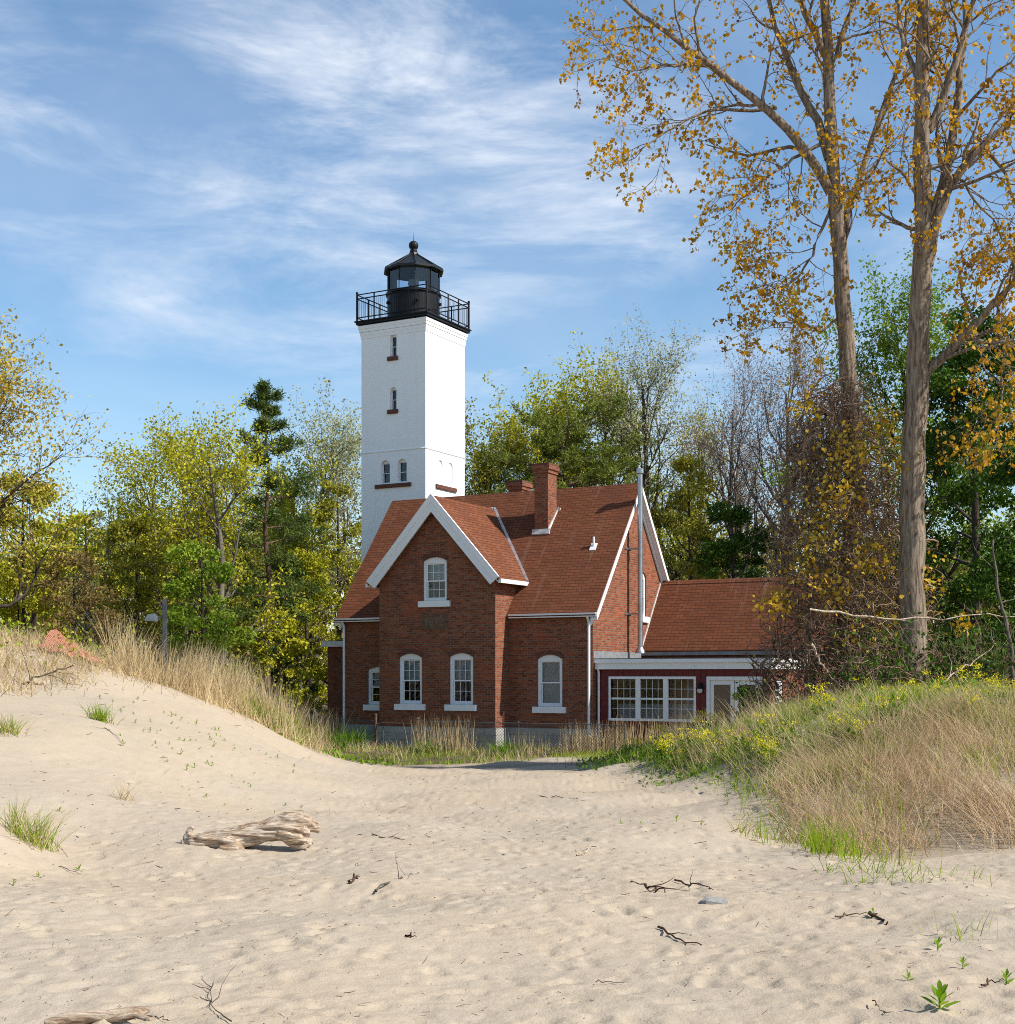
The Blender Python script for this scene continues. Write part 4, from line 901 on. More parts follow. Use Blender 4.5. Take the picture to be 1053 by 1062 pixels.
def conifer(name, label, px, top, Y, hw, leaf, seed, first=.25, whorls=12, per=5, nneed=16, flat=False, spray=.2):
    """pine with separate tiers of near-level boughs, each carrying flat sprays of needles"""
    rg = np.random.default_rng(seed); X = (px - CX) / F * Y; g0 = gz(X, Y); H = EYE + (HY - top) / F * Y - g0; w = hw / F * Y; org = np.array([X, Y, g0 - .1])
    P = resample(np.array([(0, 0, 0), (.05, 0, H * .5), (0, 0, H)]), 14)[None]; P[0, 1:-1, :2] += rg.normal(size=(12, 2)) * .05; Rr = np.linspace(1, .08, 14)[None] * H * .014
    B = []; BR_ = []
    for i in range(whorls):
        t = first + (.985 - first) * ((i + rg.uniform(-.15, .15)) / (whorls - 1)) ** (.85); t = min(max(t, first), .985)
        if flat: Lw = w * np.clip(1.1 - abs(t - .74) * 1.9, .3, 1)
        else: Lw = w * np.clip((1.03 - t) * 1.75, .12, 1.0)
        a0 = rg.uniform(0, 6.28)
        for j in range(per):
            tb = min(t + rg.normal() * .016, .985); a = a0 + 6.283 * j / per + rg.normal() * .4; L = Lw * rg.uniform(.35, 1.3); rise = rg.uniform(.10, .35) if t > .5 else rg.uniform(-.12, .12)
            if flat: rise = rg.uniform(.05, .32)
            s_ = np.linspace(0, 1, 9)[:, None]; d = np.array([math.cos(a), math.sin(a), 0]); side = np.array([-d[1], d[0], 0])
            q = np.array([0, 0, tb * H]) + d * L * s_ + np.array([0, 0, 1]) * L * (rise * s_ - .10 * s_ ** 2 + .16 * s_ ** 3) + side * L * .08 * rg.normal() * s_ ** 2
            B.append(q); BR_.append(np.linspace(1, .2, 9) * max(.012, L * .016))
    A = np.array(B); Ra = np.array(BR_)
    A2, Ra2 = spawn(A, Ra, 10, (.28, 1), lambda t, i: np.linalg.norm(A[i, -1] - A[i, 0], axis=1) * .30 * (1.25 - .7 * t), 48, rg, up=.03, wig=.10, k=5, rfac=.45, minr=.008, flat=.93)
    A3, Ra3 = spawn(A2, Ra2, 4, (.3, 1), .20, 42, rg, up=.06, k=3, minr=.006, flat=.75)
    pts = np.concatenate([on_twigs(A2, 4, rg, (.3, 1.05), .05), on_twigs(A3, nneed, rg, (.1, 1.1), .055)])
    wood = cat_mesh(tubes(P + org, Rr, 9), tubes(A + org, Ra, 5), tubes(A2 + org, Ra2, 3), tubes(A3 + org, Ra3, 3))
    return plant_tree(name, label, (X, Y, g0), wood, leaves(pts + org, spray, rg, -.25, .20, .1), BARKP, LM[leaf], GT)
# ---- the wood, from left to right
deciduous('oak_tree', 'large spreading oak with golden new leaves and dark limbs at the left edge', -18, 322, 41, 108, 'gold', 101, BARKD, .12, 4, 20, 10, 6, base=-40, first=.22, spread=58, up=.05)
bushy('young_maple', 'yellow green bushy tree under the golden oak at the left edge', 22, 470, 44, 62, 'yellow_green', 102, 6500, .15, 30)
deciduous('birch_tree', 'grey and nearly leafless slim tree right of the golden oak', 108, 472, 52, 42, 'pale', 103, BARKG, .10, 3, 12, 8, 5)
bushy('bronze_shrub', 'bronze brown shrub behind the orange netting', 75, 560, 42, 58, 'bronze', 104, 3800, .12, 26, cat='shrub')
deciduous('alder_tree', 'light green airy tree left of the leaning twin limbed tree', 165, 418, 50, 46, 'yellow_green', 105, BARKG, .12, 8, 13, 8, 5)
deciduous('leaning_ash', 'tall leaning tree with bare curved trunk and thin yellow top left of the pine', 218, 404, 45, 62, 'yellow_green', 106, BARKG, .12, 6, 16, 8, 5, base=243, first=.34, tr=.2, lean=-.8)
conifer('white_pine', 'dark tiered white pine standing highest left of the tower', 276, 397, 50, 76, 'pine', 107, first=.34, whorls=12, per=4, nneed=8, spray=.19)
bushy('green_shrub', 'fresh green shrub at the foot of the leaning tree', 208, 545, 43, 55, 'fresh_green', 108, 5200, .14, 26, cat='shrub')
bushy('sunlit_maple', 'yellow green rounded tree filling the gap below the grey birch', 88, 505, 56, 55, 'yellow_green', 128, 7000, .15, 30)
deciduous('hazy_elm', 'soft olive twiggy tree between the alder and the white pine', 190, 440, 58, 60, 'olive', 129, BARKG, .12, 7, 15, 9, 5)
bushy('olive_thicket', 'olive brown bushy tree between bronze shrub and leaning tree', 140, 520, 47, 52, 'olive', 109, 6000, .14, 30)
bushy('dark_yew', 'dark evergreen bush under the white pine', 296, 560, 53, 38, 'pine', 110, 4200, .14, 22, cat='shrub')
deciduous('poplar_tree', 'pale olive poplar with twisting grey limbs against the tower', 352, 392, 70, 58, 'pale', 111, BARKG, .14, 8, 16, 8, 5, base=322, first=.28)
bushy('yellow_bush', 'bright yellow leafed small tree left of the brick house', 316, 556, 56, 50, 'yellow_green', 112, 6500, .13, 30)
bushy('low_yellow_bush', 'low yellow green bush left of the small brick annex', 288, 622, 47, 36, 'yellow_green', 113, 4200, .12, 22, cat='shrub')
deciduous('ridge_maple', 'olive yellow tree between the white pine and the poplar', 310, 452, 62, 46, 'yellow_green', 130, BARKG, .13, 8, 15, 9, 5)
bushy('tower_side_tree', 'olive bushy tree hiding the foot of the white tower', 350, 478, 66, 40, 'olive', 114, 4500, .16, 24)
deciduous('linden_tree', 'small leafy green tree between the tower and the brick chimneys', 508, 408, 64, 40, 'olive', 115, BARKD, .15, 10, 14, 8, 5)
deciduous('tall_maple', 'broad yellow green maple rising above the small rear chimney', 560, 354, 70, 62, 'yellow_green', 116, BARKG, .16, 10, 17, 9, 5)
deciduous('golden_maple', 'yellow green maple between the broad maple and the pale aspen', 628, 352, 68, 44, 'yellow_green', 117, BARKG, .15, 9, 15, 9, 5)
conifer('spreading_pine', 'wide flat topped pine with reddish limbs behind the tall brick chimney', 585, 436, 62, 86, 'pine_light', 118, first=.52, whorls=9, per=6, flat=True, nneed=16)
deciduous('tall_aspen', 'tall pale aspen with dark trunk and thin silvery leaves behind the stove pipe', 682, 320, 66, 54, 'pale', 119, BARKD, .12, 6, 18, 9, 5, first=.3, up=.16)
deciduous('bare_elm', 'nearly leafless pinkish grey tree right of the pale aspen', 765, 330, 62, 50, 'bud_pink', 120, BARKG, .09, 4, 17, 9, 6, up=.15)
deciduous('budding_tree', 'pinkish budding tree just left of the vine covered trunk', 822, 312, 58, 46, 'bud_pink', 121, BARKG, .09, 5, 16, 9, 6, up=.15)
deciduous('rear_birch', 'thin yellowish tree between the stove pipe and the bare elm', 722, 392, 66, 48, 'yellow_green', 131, BARKD, .12, 6, 16, 9, 5)
bushy('dark_hemlock', 'dark green bushy tree behind the right gable of the house', 715, 458, 60, 58, 'olive', 122, 8500, .15, 34)
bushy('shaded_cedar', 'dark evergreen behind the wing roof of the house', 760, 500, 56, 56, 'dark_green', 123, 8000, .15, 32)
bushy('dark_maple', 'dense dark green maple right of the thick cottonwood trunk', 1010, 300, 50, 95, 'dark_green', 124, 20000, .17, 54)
deciduous('green_beech', 'fresh green beech crown showing between the two cottonwood trunks', 945, 255, 56, 90, 'fresh_green', 125, BARKD, .15, 11, 18, 9, 6)
bushy('porch_shrub', 'dark twiggy shrub growing in front of the white porch door', 778, 706, 38.6, 30, 'dark_green', 132, 1300, .10, 16, cat='shrub', group=None)
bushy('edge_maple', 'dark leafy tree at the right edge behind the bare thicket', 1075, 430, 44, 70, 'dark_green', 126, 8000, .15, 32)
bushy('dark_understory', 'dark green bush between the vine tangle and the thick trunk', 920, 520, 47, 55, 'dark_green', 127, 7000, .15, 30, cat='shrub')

# ---- the dense wood behind them, one mass
def far_wood():
    rg = np.random.default_rng(55); parts = []; W_ = []; mi = []
    for i in range(150):
        a = rg.uniform(-.60, .60); Y = rg.uniform(74, 104); X = math.tan(a) * Y; H = rg.uniform(9.5, 14.0) * Y / 85 + (1.0 if a < -.1 else 0); w = rg.uniform(2.4, 4.0)
        g0 = gz(X, Y); n = 1700; ci = rg.normal(size=(16, 3)); ci /= np.linalg.norm(ci, axis=1, keepdims=True)
        C = ci * np.array([w, w, H * .45]) * .78 + np.array([X, Y, g0 + H * .5]); k = rg.integers(0, 16, n); d = rg.normal(size=(n, 3)) * w * .22
        parts.append(leaves(C[k] + d, .27, rg, .2)); mi.append(np.full(n, rg.choice(4, p=[.4, .25, .15, .2])))
        P = resample(np.array([(X, Y, g0 - .2), (X + .2, Y, g0 + H * .5), (X, Y, g0 + H * .9)]), 6)[None]; W_.append(tubes(P, np.linspace(.2, .04, 6)[None], 5))
        S1, R1 = spawn(P, np.linspace(.2, .04, 6)[None], 14, (.3, 1), w * .9, 50, rg, up=.08, k=5, minr=.03); W_.append(tubes(S1, R1, 3))
    V, Fq = cat_mesh(*parts); V2, F2 = cat_mesh(*W_)
    me = np_mesh('far_wood', np.concatenate([V, V2]), np.concatenate([Fq, F2 + len(V)]), [LM['olive'], LM['yellow_green'], LM['bronze'], LM['dark_green'], BARKD], mat_idx=np.concatenate([np.concatenate(mi), np.full(len(F2), 4)]))
    tag(link('far_wood', me), 'olive green wood closing off the view behind the house and nearer trees', 'wood', kind='stuff')
far_wood()
# ------------------------------------------------------------------ the two big cottonwoods
def cottonwood(name, label, trunk, limbs, Y, seed, r_base, nl, extra=0):
    rg = np.random.default_rng(seed)
    def conv(pl, dy=0.0):
        n = len(pl); return np.array([at(p[0], p[1], Y + (dy * i / (n - 1) if n > 1 else 0)) for i, p in enumerate(pl)])
    base = at(*trunk[0], Y); g0 = gz(base[0], Y)
    tk = conv(trunk); tk[0, 2] = g0 - .2; P = resample(tk, 26)[None]; rad = np.interp(np.linspace(0, 1, 26), [0, .06, .5, 1], [1.25, 1.0, .72, .25]) * r_base
    wig = rg.normal(size=(26, 3)) * .03; P[0] += wig; W_ = [tubes(P, rad[None], 16)]
    Ls, Rs = [], []
    for pl, r0, dy in limbs:
        q = resample(conv(pl, dy), 14); q[1:] += np.cumsum(rg.normal(size=(13, 3)) * .035, 0); Ls.append(q); Rs.append(np.linspace(1, .25, 14) * r0)
    A = np.array(Ls); Ra = np.array(Rs); W_.append(tubes(A, Ra, 9))
    # secondary branches off the limbs and the upper trunk
    B1, R1 = spawn(A, Ra, 9, (.15, 1), lambda t, i: 1.9 * (1.15 - .4 * t), 45, rg, up=.03, wig=.20, k=8, rfac=.5, minr=.012)
    B2, R2 = spawn(P[:, 11:], rad[None, 11:], 12, (.1, 1), 2.0, 58, rg, up=.07, wig=.2, k=8, rfac=.22, minr=.014)
    Bb = np.concatenate([B1, B2]); Rb = np.concatenate([R1, R2]); W_.append(tubes(Bb, Rb, 5))
    C, Rc = spawn(Bb, Rb, 6, (.2, 1), .85, 45, rg, up=-.02, wig=.28, k=6, rfac=.5, minr=.007); W_.append(tubes(C, Rc, 4))
    D, Rd = spawn(C, Rc, 3, (.2, 1), .36, 45, rg, up=-.10, wig=.3, k=4, rfac=.6, minr=.005); W_.append(tubes(D, Rd, 3))
    D = D[rg.random(len(D)) < .78]
    Q = np.concatenate([on_twigs(D, nl, rg, (.4, 1.1), .05), on_twigs(C, 3, rg, (.5, 1.05), .05)])
    return plant_tree(name, label, (base[0], Y, g0), cat_mesh(*W_), leaves(Q, .115, rg, .75, .8, .45), BARKL, LM['cotton'], 'tall cottonwoods with golden leaves')
cottonwood('cottonwood_tree', 'tall slim cottonwood with golden leaves rising out of the vine tangle',
    [(880, 702), (885, 560), (886, 460), (882, 390), (876, 300), (866, 210), (860, 120), (857, 30), (853, -60), (848, -170)],
    [([(862, 200), (845, 171), (805, 112), (737, 67), (670, 22), (640, -8), (600, -40)], .13, -1.5),
     ([(860, 165), (845, 130), (825, 90), (808, 60), (795, 13), (782, -50)], .12, 1.0),
     ([(874, 262), (880, 225), (890, 189), (912, 139), (932, 85), (948, 30), (955, -30)], .10, 1.2),
     ([(862, 215), (848, 238), (838, 268), (815, 296), (800, 298), (779, 294)], .045, -.6),
     ([(805, 112), (770, 108), (735, 112), (700, 128), (672, 150)], .05, -1.6),
     ([(850, 150), (815, 170), (785, 190), (765, 215)], .05, -1.0),
     ([(737, 67), (700, 62), (665, 60), (625, 58)], .045, -1.8),
     ([(858, 60), (835, 10), (815, -40), (800, -90)], .10, -.8), ([(857, 80), (880, 30), (895, -30), (905, -90)], .09, .8),
     ([(870, 330), (848, 345), (825, 330), (812, 322)], .04, -.4)], 35, 301, .275, 4)
cottonwood('cottonwood_tree', 'thick trunked cottonwood with golden leaves and a forking pale grey trunk at the right',
    [(946, 705), (945, 600), (947, 520), (950, 420), (955, 330), (958, 260), (957, 180), (957, 100), (958, 10), (957, -70), (955, -170)],
    [([(962, 275), (973, 225), (990, 185), (1020, 152), (1053, 130), (1095, 105)], .15, -.8),
     ([(962, 262), (980, 190), (992, 130), (1002, 50), (1012, -50)], .15, .8),
     ([(957, 150), (966, 120), (985, 82), (1000, 40), (1012, 0), (1025, -60)], .12, -.5),
     ([(957, 392), (985, 360), (1010, 337), (1035, 312), (1060, 290), (1100, 262)], .13, -1.0),
     ([(1000, 345), (1015, 352), (1035, 353), (1070, 360)], .06, -.6),
     ([(957, 210), (935, 180), (915, 168), (895, 172)], .04, -1.0),
     ([(957, 90), (942, 50), (930, 10), (920, -40)], .07, .9),
     ([(1020, 152), (1045, 180), (1062, 220), (1075, 265)], .05, -1.0),
     ([(1035, 312), (1048, 360), (1045, 410), (1038, 460)], .045, -1.2),
     ([(990, 185), (1010, 200), (1030, 225), (1040, 250)], .04, -.8)], 33, 302, .335, 4)

def vine_tangle():
    rg = np.random.default_rng(77); Y = 34.6
    def env(z):                                # half-width of the tangle at height z
        return np.interp(z, [.8, 2, 4, 6, 8, 9.8], [2.5, 2.35, 2.0, 1.7, 1.2, .4])
    cx = lambda z: np.interp(z, [.8, 4, 7, 10.6], [8.75, 8.55, 8.35, 8.15])
    n = 1500; z = 1.0 + 8.7 * rg.random(n) ** 1.35; ph = rg.uniform(0, 2 * np.pi, n); rad = np.sqrt(rg.uniform(.02, 1, n)) * env(z)
    p = np.stack([cx(z) + np.cos(ph) * rad, Y + np.sin(ph) * rad * .75, z], 1); d = rg.normal(size=(n, 3)); d[:, 2] -= .35; d /= np.linalg.norm(d, axis=1, keepdims=True)
    k = 12; Q = np.empty((n, k, 3)); Q[:, 0] = p; L = rg.uniform(.9, 2.8, n)[:, None] / (k - 1)
    for j in range(1, k):
        d = d + rg.normal(size=(n, 3)) * .38 + np.array([0, 0, -.08])
        ctr = np.stack([cx(Q[:, j - 1, 2]) - Q[:, j - 1, 0], Y - Q[:, j - 1, 1], np.zeros(n)], 1); far = (np.hypot(ctr[:, 0], ctr[:, 1]) > env(Q[:, j - 1, 2])) [:, None]
        d = d + far * ctr * .25; d /= np.linalg.norm(d, axis=1, keepdims=True); Q[:, j] = Q[:, j - 1] + d * L
        Q[:, j, 2] = np.maximum(Q[:, j, 2], 1.0)
    Rr = rg.choice([.010, .014, .020, .032], n, p=[.4, .35, .18, .07])[:, None] * np.linspace(1, .5, k)[None]
    o = empty('vine_tangle', (8.6, Y, gz(8.6, Y)), 0, label='brown tangle of dry vines smothering the trunk beside the house wing', cat='vine')
    L0 = np.array(o.location)
    V, Fq = tubes(Q, Rr, 4); link('stems', np_mesh('stems', V - L0, Fq, VINE, smooth=True), o)
    # thin twigs filling it, and outer whips
    T1, R1 = spawn(Q, Rr, 5, (.1, 1), .5, 60, rg, up=-.05, wig=.4, k=5, rfac=.6, minr=.006); V, Fq = tubes(T1, R1, 3); link('twigs', np_mesh('twigs', V - L0, Fq, VINE), o)
    pick = T1[rg.random(len(T1)) < .035]
    c = []
    for (px, py, s, m) in ((835, 420, 22, 60), (880, 470, 40, 220), (870, 520, 40, 240), (845, 560, 35, 130), (900, 580, 35, 170), (862, 610, 30, 130), (805, 625, 22, 110), (915, 640, 30, 120), (955, 600, 40, 90), (830, 590, 22, 60), (920, 440, 30, 100), (940, 480, 25, 80), (1000, 645, 16, 40), (820, 310, 20, 40), (885, 660, 30, 60), (938, 655, 26, 60)):
        m = int(m * 1.4); q = rg.normal(size=(m, 2)) * s * .42; yy = Y - rg.uniform(.2, 1.9, m)
        c.append(np.stack([(px + q[:, 0] - CX) / F * yy, yy, EYE + (HY - py - q[:, 1]) / F * yy], 1))
    lv = np.concatenate(c + [on_twigs(pick, 1, rg, (.5, 1), .05)])
    V, Fq = leaves(lv, .125, rg, .6, .75, .35); link('leaves', np_mesh('leaves', V - L0, Fq, LM['vine_gold']), o)
vine_tangle()

def thicket():
    rg = np.random.default_rng(78); Y = 31.8
    n = 420; px = rg.uniform(905, 1150, n); x = (px - CX) / F * Y; y = Y + rg.uniform(-.8, 2.2, n); z = ground(x, y)
    d = rg.normal(size=(n, 3)) * .5; d[:, 2] = np.abs(d[:, 2]) + .6; d /= np.linalg.norm(d, axis=1, keepdims=True); k = 9; Q = np.empty((n, k, 3)); Q[:, 0] = np.stack([x, y, z], 1); L = rg.uniform(.9, 2.8, n)[:, None] / (k - 1)
    for j in range(1, k): d = d + rg.normal(size=(n, 3)) * .25 - np.array([0, 0, .05]); d /= np.linalg.norm(d, axis=1, keepdims=True); Q[:, j] = Q[:, j - 1] + d * L
    Rr = rg.choice([.008, .012, .02], n, p=[.5, .35, .15])[:, None] * np.linspace(1, .4, k)[None]
    T1, R1 = spawn(Q, Rr, 5, (.2, 1), .5, 50, rg, wig=.3, k=5, rfac=.6, minr=.005)
    tag(link('bare_thicket', np_mesh('bare_thicket', *cat_mesh(tubes(Q, Rr, 4), tubes(T1, R1, 3)), VINE, smooth=True)), 'thicket of bare brown twigs growing along the top of the right dune', 'thicket', kind='stuff')
    q = leaves(np.concatenate([on_twigs(T1, 3, rg, (.3, 1.1), .12)]), .13, rg, .2); tag(link('thicket_leaves', np_mesh('thicket_leaves', *q, LM['dark_green'])), 'small dark leaves among the bare twigs behind the right dune', 'undergrowth', kind='stuff')
    def branch(name, label, pl, r, Y, mat, dy=.3, sub=6, sublen=.6):
        P = resample(np.array([at(a, b, Y + dy * i) for i, (a, b) in enumerate(pl)]), 16)[None]; P[0, 1:-1] += rg.normal(size=(14, 3)) * .025; Rr = np.linspace(1, .35, 16)[None] * r
        S1, Q1 = spawn(P, Rr, sub, (.2, 1), sublen, 45, rg, wig=.25, k=6, rfac=.5, minr=.005)
        V, Fq = cat_mesh(tubes(P, Rr, 8), tubes(S1, Q1, 4)); L0 = P[0, 0]
        o = tag(link(name, np_mesh(name, V - L0, Fq, mat, smooth=True)), label, 'branch'); o.location = L0; return o
    PALE = DRIFT
    branch('dead_branch', 'pale dead branch hanging almost level across the thick cottonwood trunk', [(840, 632), (900, 640), (950, 643), (1000, 640), (1040, 636), (1070, 640)], .028, 31.5, PALE, .1)
    branch('dead_branch', 'pale dead branch slanting up from the green dune top at the right', [(965, 722), (985, 702), (1010, 688), (1036, 666)], .026, 30.2, PALE, .2, 4)
    branch('dead_branch', 'crooked grey dead stem standing upright by the right edge', [(1050, 735), (1050, 690), (1045, 650), (1036, 620), (1030, 560)], .06, 31.0, BARKG, .1, 5, .8)
    branch('dead_branch', 'dark dead branch lying on the dune sand at the left edge', [(-30, 722), (0, 716), (30, 706), (52, 698), (76, 690)], .03, 26.5, BARKD, .3, 7, .9)
    branch('dead_branch', 'thin forked dead branch below the dark one on the left dune', [(-20, 740), (0, 728), (22, 735), (42, 744)], .018, 25.0, BARKD, .2, 6, .6)
    branch('dead_branch', 'pale bent stick leaning at the foot of the vine tangle', [(842, 668), (852, 690), (866, 706), (880, 716)], .03, 33.0, PALE, .0, 3, .4)
thicket()
# ------------------------------------------------------------------ grasses
GRASS = {
 'dry': mat_leaf('dry_grass', [(0.40, 0.29, 0.15), (0.52, 0.40, 0.22), (0.60, 0.49, 0.30), (0.34, 0.23, 0.12)], .3, .35, .7),
 'tan': mat_leaf('tan_grass', [(0.28, 0.165, 0.095), (0.46, 0.315, 0.185), (0.60, 0.47, 0.30), (0.24, 0.14, 0.08)], .3, .5, .7),
 'green': mat_leaf('green_grass', [(0.09, 0.17, 0.012), (0.19, 0.29, 0.02), (0.31, 0.38, 0.04), (0.40, 0.37, 0.11)], .4, .35),
 'lush': mat_leaf('lush_grass', [(0.07, 0.14, 0.016), (0.13, 0.23, 0.025), (0.21, 0.31, 0.04)], .4, .8),
 'sprout': mat_leaf('sprout_leaf', [(0.12, 0.22, 0.02), (0.20, 0.32, 0.03), (0.30, 0.38, 0.05)], .4, 2),
 'flower': mat_leaf('yellow_blossom', [(0.62, 0.52, 0.02), (0.75, 0.66, 0.03), (0.55, 0.50, 0.03)], .3, 1),
}
def scatter(poly, n, rg, fray=0.0):
    p = np.array(poly); lo, hi = p.min(0), p.max(0); out = np.empty((0, 2))
    while len(out) < n:
        q = rg.uniform(lo, hi, (n * 2, 2)); out = np.concatenate([out, q[in_poly(q[:, 0], q[:, 1], poly)]])
    out = out[:n] + rg.normal(size=(n, 2)) * fray; return np.column_stack([out, ground(out[:, 0], out[:, 1]) - .02])
def clumpy(P, rg, scale, keep=.5):            # thin into tussocks
    m = vnoise(P[:, 0] * scale + 40, P[:, 1] * scale + 11, 91) + .5 + rg.normal(size=len(P)) * .12
    return P[m > 1 - keep - .08]
def grass(name, label, parts, cat='grass', kind='stuff', mats=None):
    Vs = []; idx = []; ms = []; tot = 0
    for (V, Fq), mt in parts:
        if mt not in ms: ms.append(mt)
        idx.append(np.full(len(Fq), ms.index(mt))); Vs.append((V, Fq))
    V, Fq = cat_mesh(*Vs); o = link(name, np_mesh(name, V, Fq, [GRASS[m] for m in ms], mat_idx=np.concatenate(idx)))
    return tag(o, label, cat, kind=kind)
def grasses():
    rg = np.random.default_rng(88)
    # left dune ridge: tall dry beach grass
    ridge = [(-4.9, 36.6), (-5.6, 34.6), (-6.5, 33.1), (-7.6, 31.4), (-8.6, 30.6), (-9.2, 31.6), (-8.8, 33.6), (-7.4, 36.5), (-5.9, 38.5)]
    P = clumpy(scatter(ridge, 5200, rg, .3), rg, 1.6, .46)
    a = blades(P, 1.22, .014, .20, rg, .7, 5, (.06, 0), .28); P2 = scatter(ridge, 3800, rg, .5); b = blades(P2, .60, .015, .45, rg, .9, 4, None, .4); P3 = scatter([(-5, 36.6), (-5.7, 34.6), (-6.5, 33.6), (-7.2, 36)], 900, rg)
    grass('dry_beach_grass', 'tall dry beach grass along the ridge of the left dune', [(a, 'dry'), (b, 'dry'), (blades(P3, .7, .02, .35, rg, .8, 4), 'green')])
    # top of the left dune, low dry tangle
    top = [(-8.2, 29.8), (-9.0, 28.0), (-9.3, 25.6), (-10.5, 24.6), (-14, 24), (-20, 30), (-16, 38), (-9, 34)]
    P = clumpy(scatter(top, 24000, rg, .3), rg, 1.3, .60); c = blades(P, .42, .016, .55, rg, .8, 4)
    P = clumpy(scatter([(-9.0, 29.5), (-11.5, 27.5), (-16, 28.5), (-16, 36), (-9, 33)], 1500, rg), rg, 1.2, .5)
    gl = leaves(P + np.column_stack([rg.normal(size=(len(P), 2)) * .15, rg.uniform(.05, .6, len(P))]), .13, rg, .1)
    grass('low_dune_grass', 'low dry grass and weeds matted over the top of the left dune', [(c, 'dry'), (gl, 'green')])
    # right dune: tan grass on the beach side
    tan = [(4.55, 23.5), (3.98, 19.7), (3.85, 17.6), (4.4, 17.0), (5.6, 17.2), (6.6, 17.2), (9, 17.8), (14, 19.6), (14, 25), (7, 24.6), (5.6, 25.2)]
    P = scatter(tan, 19000, rg, .22); P = clumpy(P, rg, 2.0, .60)
    parts = [(blades(P, .55, .011, .62, rg, .9, 5, (-.08, -.05), .6), 'tan')]
    P = clumpy(scatter(tan, 7500, rg, .3), rg, 1.4, .5); parts.append((blades(P, .68, .011, .42, rg, .6, 4, (-.12, -.05), .5), 'dry'))
    P = clumpy(scatter(tan, 5500, rg, .35), rg, .8, .45); parts.append((blades(P, .5, .014, .4, rg, .6, 4), 'green'))
    grass('tan_dune_grass', 'dense tan grass covering the beach side of the right dune', parts)
    grn = [(4.5, 23.8), (6, 23.2), (9, 23), (14, 23.5), (18, 33), (6, 33.5), (3.2, 36.5), (2.4, 37.5), (3.1, 35), (4.1, 30.6)]
    P = clumpy(scatter(grn, 30000, rg, .35), rg, 1.9, .58); k_ = rg.random(len(P)) < .68; parts = [(blades(P[k_], .36, .017, .5, rg, .7, 3, None, .4), 'green'), (blades(P[~k_], .38, .013, .5, rg, .8, 4, None, .4), 'dry')]
    P = clumpy(scatter(grn, 6500, rg), rg, .9, .46); parts.append((blades(P, .52, .012, .4, rg, .7, 4, None, .4), 'dry')); P = clumpy(scatter(grn, 7000, rg, .4), rg, .7, .40); parts.append((blades(P, .40, .022, .45, rg, .6, 3), 'lush'))
    P = scatter([(3.6, 31.5), (4.5, 26), (5.5, 25), (6.2, 31), (4.4, 36)], 750, rg); parts.append((blades(P, .85, .012, .35, rg, .7, 4, (-.2, -.05), .3), 'dry'))
    grass('green_dune_grass', 'green spring grass over the top of the right dune', parts)
    # sparse blades at the toe of the right dune
    toe = [(2.9, 17.6), (3.5, 15.6), (4.6, 15.6), (5, 16.8), (4.0, 17.6), (4.2, 21), (3.7, 22)]
    P = clumpy(scatter(toe, 620, rg), rg, 1.5, .55); grass('sparse_dune_grass', 'thin green and tan blades on the sand at the foot of the right dune', [(blades(P, .36, .011, .45, rg, .6, 4), 'green'), (blades(clumpy(scatter(toe, 420, rg), rg, 1.4, .5), .32, .011, .6, rg, .6, 4), 'tan'),
        (blades(clumpy(scatter([(3.0, 14.0), (3.4, 12.8), (4.6, 12.9), (4.8, 14.2)], 120, rg), rg, 1.2, .6), .22, .009, .6, rg, .6, 4), 'green')])
    # in front of the house
    fr = [local(-9.5, -2.6)[:2], local(-9.5, -1.0)[:2], local(-3.2, -1.15)[:2], local(-3.2, -.2)[:2], local(6, -.2)[:2], (6.8, 36.5), (3.6, 36.2), (2.6, 38.2), (0, 39.2), (-3, 40.2)]
    P = clumpy(scatter(fr, 7000, rg), rg, 1.2, .5); parts = [(blades(P, .22, .02, .5, rg, .7, 3), 'green')]
    P = clumpy(scatter(fr, 3600, rg), rg, .8, .36); parts.append((blades(P, .40, .018, .35, rg, .6, 4), 'dry'))
    for (u0, u1, v0, v1, n, h) in ((-5.3, -3.3, -2.8, -1.5, 300, 1.1), (-.5, 1.9, -1.6, -.5, 420, .95), (2.0, 4.6, -1.6, -.6, 300, .9), (-9.6, -8.6, -2.2, -1.0, 260, 1.2), (-2.0, -.6, -2.2, -1.6, 120, .7)):
        q = [local(u0, v0)[:2], local(u1, v0)[:2], local(u1, v1)[:2], local(u0, v1)[:2]]; P = scatter(q, n, rg); parts.append((blades(P, h, .016, .14, rg, .4, 4), 'dry'))
    grass('house_front_grass', 'mixed green and dry grass growing along the foot of the house', parts)
    q = [(2.0, 36.2), (3.0, 33.2), (3.7, 29.6), (4.2, 25.6), (5.2, 25.5), (4.8, 31), (3.4, 37)]
    P = clumpy(scatter(q, 2200, rg, .45), rg, 2.2, .42); lv = leaves(P + np.column_stack([rg.normal(size=(len(P), 2)) * .08, rg.uniform(.02, .22, len(P))]), .11, rg, -.3); P = clumpy(scatter(q, 2600, rg, .45), rg, 1.3, .5)
    grass('creeping_greenery', 'low green weeds creeping onto the sand below the right dune', [(lv, 'lush'), (blades(P, .2, .016, .6, rg, .6, 3), 'lush')], cat='weeds')
    q = [(-6.4, 33.0), (-5.2, 34.6), (-3.9, 36.4), (-2.9, 37.2), (-3.1, 37.8), (-4.6, 37), (-6.2, 34.2)]
    P = clumpy(scatter(q, 700, rg), rg, 1.6, .5); lv = leaves(P + np.column_stack([rg.normal(size=(len(P), 2)) * .06, rg.uniform(.02, .15, len(P))]), .11, rg, -.3)
    grass('path_edge_weeds', 'low yellow green weeds edging the sand where the left dune meets the path', [(lv, 'sprout')], cat='weeds')
